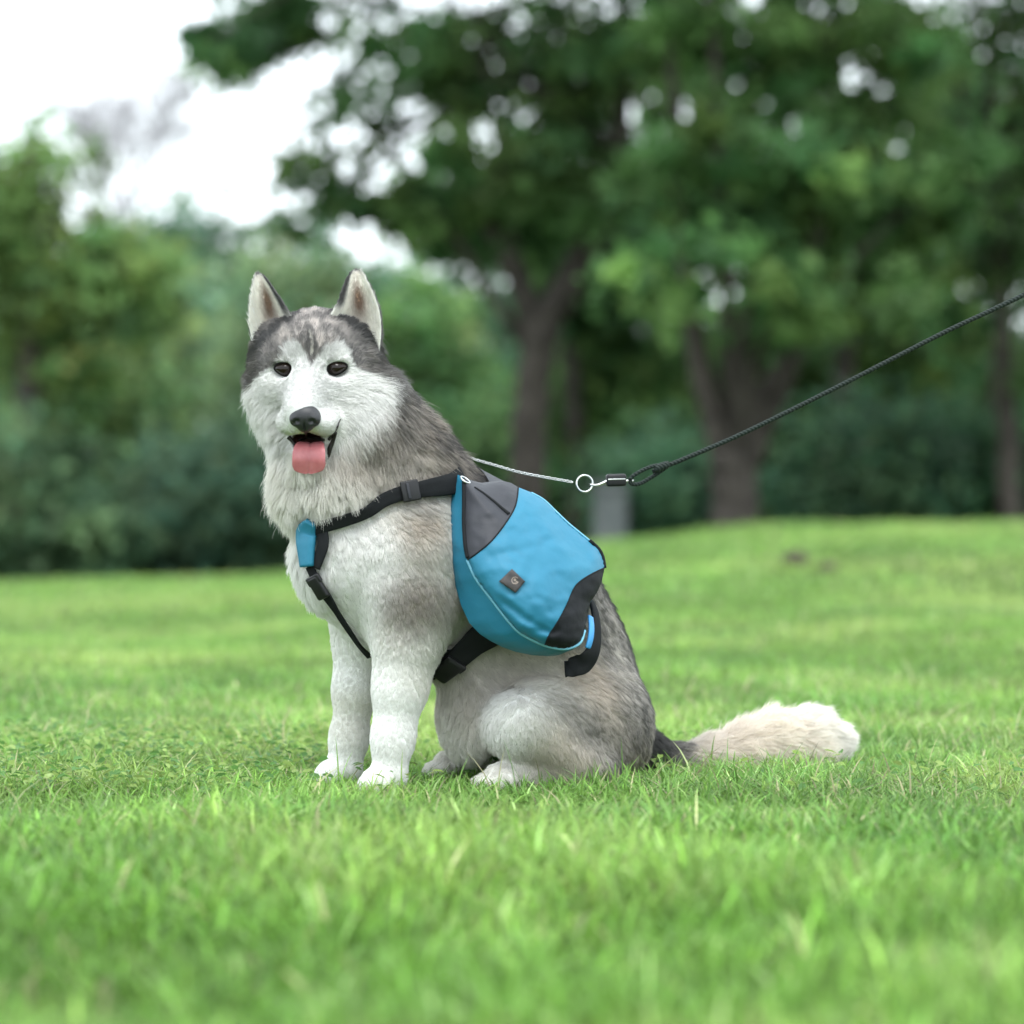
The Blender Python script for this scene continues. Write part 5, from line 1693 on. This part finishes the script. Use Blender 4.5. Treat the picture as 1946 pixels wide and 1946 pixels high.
def blades(name, x, y, length, width, segs, lean, label=None, dry=0.04, bright=1.0):
    n = len(x)
    z = gz(x, y)
    h = rng.uniform(0, 2 * np.pi, n)
    hd = np.stack([np.cos(h), np.sin(h), np.zeros(n)], 1)
    sdv = np.stack([-np.sin(h), np.cos(h), np.zeros(n)], 1)
    tw = rng.uniform(-0.9, 0.9, n)
    sdv = nrm(sdv * np.cos(tw)[:, None] + hd * np.sin(tw)[:, None])
    ln_ = lean * (0.3 + 1.2 * rng.random(n))
    t = np.linspace(0, 1, segs + 1)
    base = np.stack([x, y, z - 0.004], 1)
    ctr = base[:, None] + hd[:, None] * (length * ln_)[:, None, None] * (t ** 1.8)[None, :, None] + UP[None, None] * (length * (1 - 0.25 * ln_))[:, None, None] * (t - 0.35 * np.minimum(ln_, 1.6)[:, None] * t ** 2.4 if False else t[None] - 0.32 * np.clip(ln_, 0, 1.6)[:, None] * t[None] ** 2.4)[..., None]
    wd = width[:, None] * np.array([0.75, 1.0, 0.8, 0.5, 0.3][:segs] if segs > 2 else [0.9, 0.8])[None]
    Lv = ctr[:, :segs] - sdv[:, None] * wd[..., None] * 0.5
    Rv = ctr[:, :segs] + sdv[:, None] * wd[..., None] * 0.5
    v = np.concatenate([Lv, Rv, ctr[:, segs:]], 1)
    m = 2 * segs + 1
    i = (np.arange(n) * m)[:, None]
    q = np.concatenate([i + np.array([[k, segs + k, segs + k + 1, k + 1]]) for k in range(segs - 1)], 0)
    tr = i + np.array([[segs - 1, 2 * segs - 1, 2 * segs]])
    P = np.stack([x, y, np.zeros(n)], 1)
    pat = vnoise(P * 1.1 + 5, 71); pat2 = vnoise(P * 4.5, 72); pat3 = rng.random(n)
    w2 = sstep(0.35, 0.75, 0.45 * pat + 0.3 * pat2 + 0.25 * pat3)
    w3 = sstep(0.45, 0.8, 0.4 * vnoise(P * 1.7, 73) + 0.3 * vnoise(P * 6, 74) + 0.3 * rng.random(n))
    c = G1 * (1 - w2)[:, None] + G2 * w2[:, None]
    c = c * (1 - w3 * 0.75)[:, None] + G3 * (w3 * 0.75)[:, None]
    dr = rng.random(n) < dry * (0.4 + 1.6 * pat2)
    c[dr] = DRY * rng.uniform(0.6, 1.15, (dr.sum(), 1))
    near_shade = 1 - sstep(-2.0, 0.25, y)                  # vignette and shade painted into the blades, darker towards the camera
    c = c * (1 - near_shade[:, None] * np.array([0.32, 0.24, 0.40]))
    pl = rng.random(n) < 0.045  # pale blades at random, also serving as painted glints
    c[pl] = c[pl] * 0.6 + np.array([0.22, 0.28, 0.13])
    c = c * (0.88 + 0.24 * sstep(0.25, 0.75, vnoise(P * 2.6 + 9, 75)))[:, None]
    c = c * np.exp((0.28 + 0.10 * near_shade) * rng.normal(size=n))[:, None] * bright
    c = np.repeat(c[:, None], m, 1)
    o = link(name, mesh_arrays(name, v.reshape(-1, 3), q, tr, cols=c.reshape(-1, 3), smooth=True), m_grass, kind='stuff')
    if label:
        o['label'] = label
    return o

def scatter(d0, d1, n, wf=1.9):
    D = np.sqrt(rng.uniform(d0 ** 2, d1 ** 2, n))
    x = rng.uniform(-1, 1, n) * (0.5 * 1946 * K * D * wf)
    return x, D - 5.0

def off_dog(x, y):
    """leave out blades that would grow up into the dog"""
    keep = np.ones(len(x), bool)
    cand = np.where((x > -0.5) & (x < 0.65) & (np.abs(y) < 0.5))[0]
    for i in cand:
        h_ = body_bvh.ray_cast(Vector((x[i], y[i], -0.05)), Vector((0, 0, 1)), 0.10)
        if h_[0] is not None:
            keep[i] = False
    return keep

def lawn(d0, d1, n, lmin, lmax, wmin, wmax, segs, lean, label, dry=0.04, tufty=0.5, bright=1.0):
    x, y = scatter(d0, d1, n)
    P = np.stack([x, y, np.zeros(n)], 1)
    tuft = vnoise(P * 7, 81) * 0.6 + vnoise(P * 2.2, 82) * 0.6
    k = rng.random(n) < np.clip(0.35 + tufty * (tuft - 0.2) * 1.6, 0.1, 1)
    x, y, tuft = x[k], y[k], tuft[k]
    k = off_dog(x, y)
    x, y, tuft = x[k], y[k], tuft[k]
    m = len(x)
    L = (lmin + (lmax - lmin) * rng.random(m) ** 1.6) * (0.7 + 0.6 * tuft)
    # unmown ring round the dog's feet
    L *= 0.72 + 0.6 * vnoise(np.stack([x, y, np.zeros(m)], 1) * 3.1 + 3, 83)
    L *= 1 + 0.12 * np.exp(-(((x - 0.0) / 0.55) ** 2 + ((y + 0.12) / 0.28) ** 2) ** 2)
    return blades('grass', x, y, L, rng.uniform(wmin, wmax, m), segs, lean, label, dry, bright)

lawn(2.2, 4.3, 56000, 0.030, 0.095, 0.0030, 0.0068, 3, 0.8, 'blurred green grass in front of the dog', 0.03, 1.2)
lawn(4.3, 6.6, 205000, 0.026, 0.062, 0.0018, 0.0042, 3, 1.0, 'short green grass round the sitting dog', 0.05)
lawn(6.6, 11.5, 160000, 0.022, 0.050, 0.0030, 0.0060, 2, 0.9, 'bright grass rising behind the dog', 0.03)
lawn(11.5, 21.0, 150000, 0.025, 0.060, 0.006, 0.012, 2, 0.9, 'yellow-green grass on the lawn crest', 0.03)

# taller stems standing out of the lawn
x, y = scatter(4.2, 7.5, 2600)
x2, y2 = scatter(4.6, 6.0, 2600)
k = vnoise(np.stack([x2, y2, np.zeros(len(x2))], 1) * 2.3, 88) > 0.52
x, y = np.concatenate([x, x2[k]]), np.concatenate([y, y2[k]])
k = off_dog(x, y); x, y = x[k], y[k]
blades('tall_grass', x, y, rng.uniform(0.05, 0.115, len(x)), rng.uniform(0.002, 0.0044, len(x)), 4, 0.9, 'scattered taller grass stems standing out of the lawn', 0.25)
spots = [(1498, 1452, .02), (1575, 1450, .03), (1620, 1452, .03), (1290, 1462, -.05), (1385, 1455, -.02), (1465, 1462, -.06), (1540, 1460, -.05), (1030, 1492, -.14), (1000, 1500, -.16), (985, 1505, -.16), (940, 1510, -.2), (900, 1512, -.18), (660, 1490, -.02), (700, 1512, -.2), (645, 1488, -.04), (1180, 1488, -.1), (1240, 1480, -.08), (760, 1515, -.2), (820, 1512, -.2)]
sx, sy = [], []
for a_, b_, c_ in spots:
    for r_ in range(2):
        p = at_depth(a_ + rng.uniform(-8, 8), b_, 5.0 + c_ + rng.uniform(-.02, .02)); sx.append(p[0]); sy.append(p[1])
# stems in front of the tail stand between it and the camera
sx, sy = np.array(sx), np.array(sy)
blades('tall_grass', sx, sy, rng.uniform(0.07, 0.125, len(sx)), rng.uniform(0.0022, 0.0034, len(sx)), 4, 0.55, 'long grass stems beside the dog\'s tail and paws', 0.3)

# grass grown up round the paws
gx_, gy_ = [], []
for q in (DP(725, 1470, 0.085), DP(655, 1460, -0.085), DP(860, 1480, 0.12), DP(930, 1490, 0.13)):
    for r_ in range(70):
        gx_.append(q[0] + rng.normal() * 0.05 - 0.01); gy_.append(q[1] - 0.065 - abs(rng.normal()) * 0.035)
gx_, gy_ = np.array(gx_), np.array(gy_)
k = off_dog(gx_, gy_)
blades('tall_grass', gx_[k], gy_[k], rng.uniform(0.025, 0.055, k.sum()), rng.uniform(0.0020, 0.0040, k.sum()), 4, 0.7, 'longer grass blades grown up round the paws', 0.1)

# broad-leaved weeds among the grass at the left
def weeds(x, y, n_per, r, size, name, label):
    V, T, C = [], [], []
    for i in range(len(x)):
        for k in range(n_per):
            a = rng.uniform(0, 6.283); rr = r * rng.random() ** 0.5
            c = np.array([x[i] + rr * math.cos(a), y[i] + rr * math.sin(a), 0.0]); c[2] = gz(c[0], c[1]) + rng.uniform(0.012, 0.05)
            s = size * rng.uniform(0.6, 1.3)
            d = nrm(np.array([math.cos(a), math.sin(a), rng.uniform(-0.2, 0.6)])); w = nrm(np.cross(d, UP + rng.normal(size=3) * 0.4)); nn = np.cross(w, d)
            b0 = len(V)
            V += [c, c + d * s * .35 + w * s * .22 + nn * s * .05, c + d * s * .75 + w * s * .17 + nn * s * .03, c + d * s - UP * s * .1, c + d * s * .75 - w * s * .17 + nn * s * .03, c + d * s * .35 - w * s * .22 + nn * s * .05, c + d * s * .5 - nn * s * .02]
            T += [(b0, b0 + 1, b0 + 6), (b0 + 1, b0 + 2, b0 + 6), (b0 + 2, b0 + 3, b0 + 6), (b0 + 3, b0 + 4, b0 + 6), (b0 + 4, b0 + 5, b0 + 6), (b0 + 5, b0, b0 + 6)]
            cc = (G3 * 0.9 if rng.random() < .5 else G2 * 0.9) * rng.uniform(0.7, 1.2)
            C += [cc] * 7
    o = link(name, mesh_arrays(name, np.array(V), tris=T, cols=np.array(C)), m_grass, kind='stuff'); o['label'] = label
wx, wy = [], []
for i in range(150):
    D = rng.uniform(4.75, 5.9); px0 = rng.uniform(-120, 560) if i < 105 else rng.uniform(560, 2000)
    X = (px0 - 973) * K * D
    wx.append(X); wy.append(D - 5)
wx, wy = np.array(wx), np.array(wy)
k = off_dog(wx, wy)
weeds(wx[k], wy[k], 16, 0.05, 0.019, 'weeds', 'small broad-leaved weeds among the grass')

# dark clods of soil on the rise
m_soil, nt, b = principled('soil', (0.045, 0.035, 0.024), 0.95)
add_noise_color(nt, b, (0.025, 0.02, 0.014), (0.075, 0.058, 0.04), 40, 5)
for (a_, b_, d_, w_, lab) in ((1512, 1070, 9.6, 0.042, 'dark clod of soil in the grass, the larger and farther of two'), (1572, 1080, 9.3, 0.028, 'dark clod of soil in the grass, the smaller and nearer of two')):
    for d_ in np.arange(6.5, 18, 0.02):             # where the sight line meets the lawn
        p = at_depth(a_, b_ + 8, d_)
        if p[2] < gz(p[0], p[1]):
            break
    zg = float(gz(p[0], p[1])); w_ *= d_ / 9.5
    bm = bmesh.new(); bmesh.ops.create_icosphere(bm, subdivisions=3, radius=1)
    for v_ in bm.verts:
        q = np.array(v_.co)
        f = 0.75 + 0.5 * vnoise(q[None] * 1.9 + w_ * 100, 91)[0] + 0.2 * vnoise(q[None] * 5, 92)[0]
        v_.co = Vector(q * f * np.array([w_, w_ * 0.8, w_ * 0.62]))
    me = bpy.data.meshes.new('soil_clod'); bm.to_mesh(me); bm.free()
    o = link('soil_clod', me, m_soil); o.location = (p[0], p[1], zg + w_ * 0.5)
    tag(o, lab, 'soil', 'clods of soil on the rise')
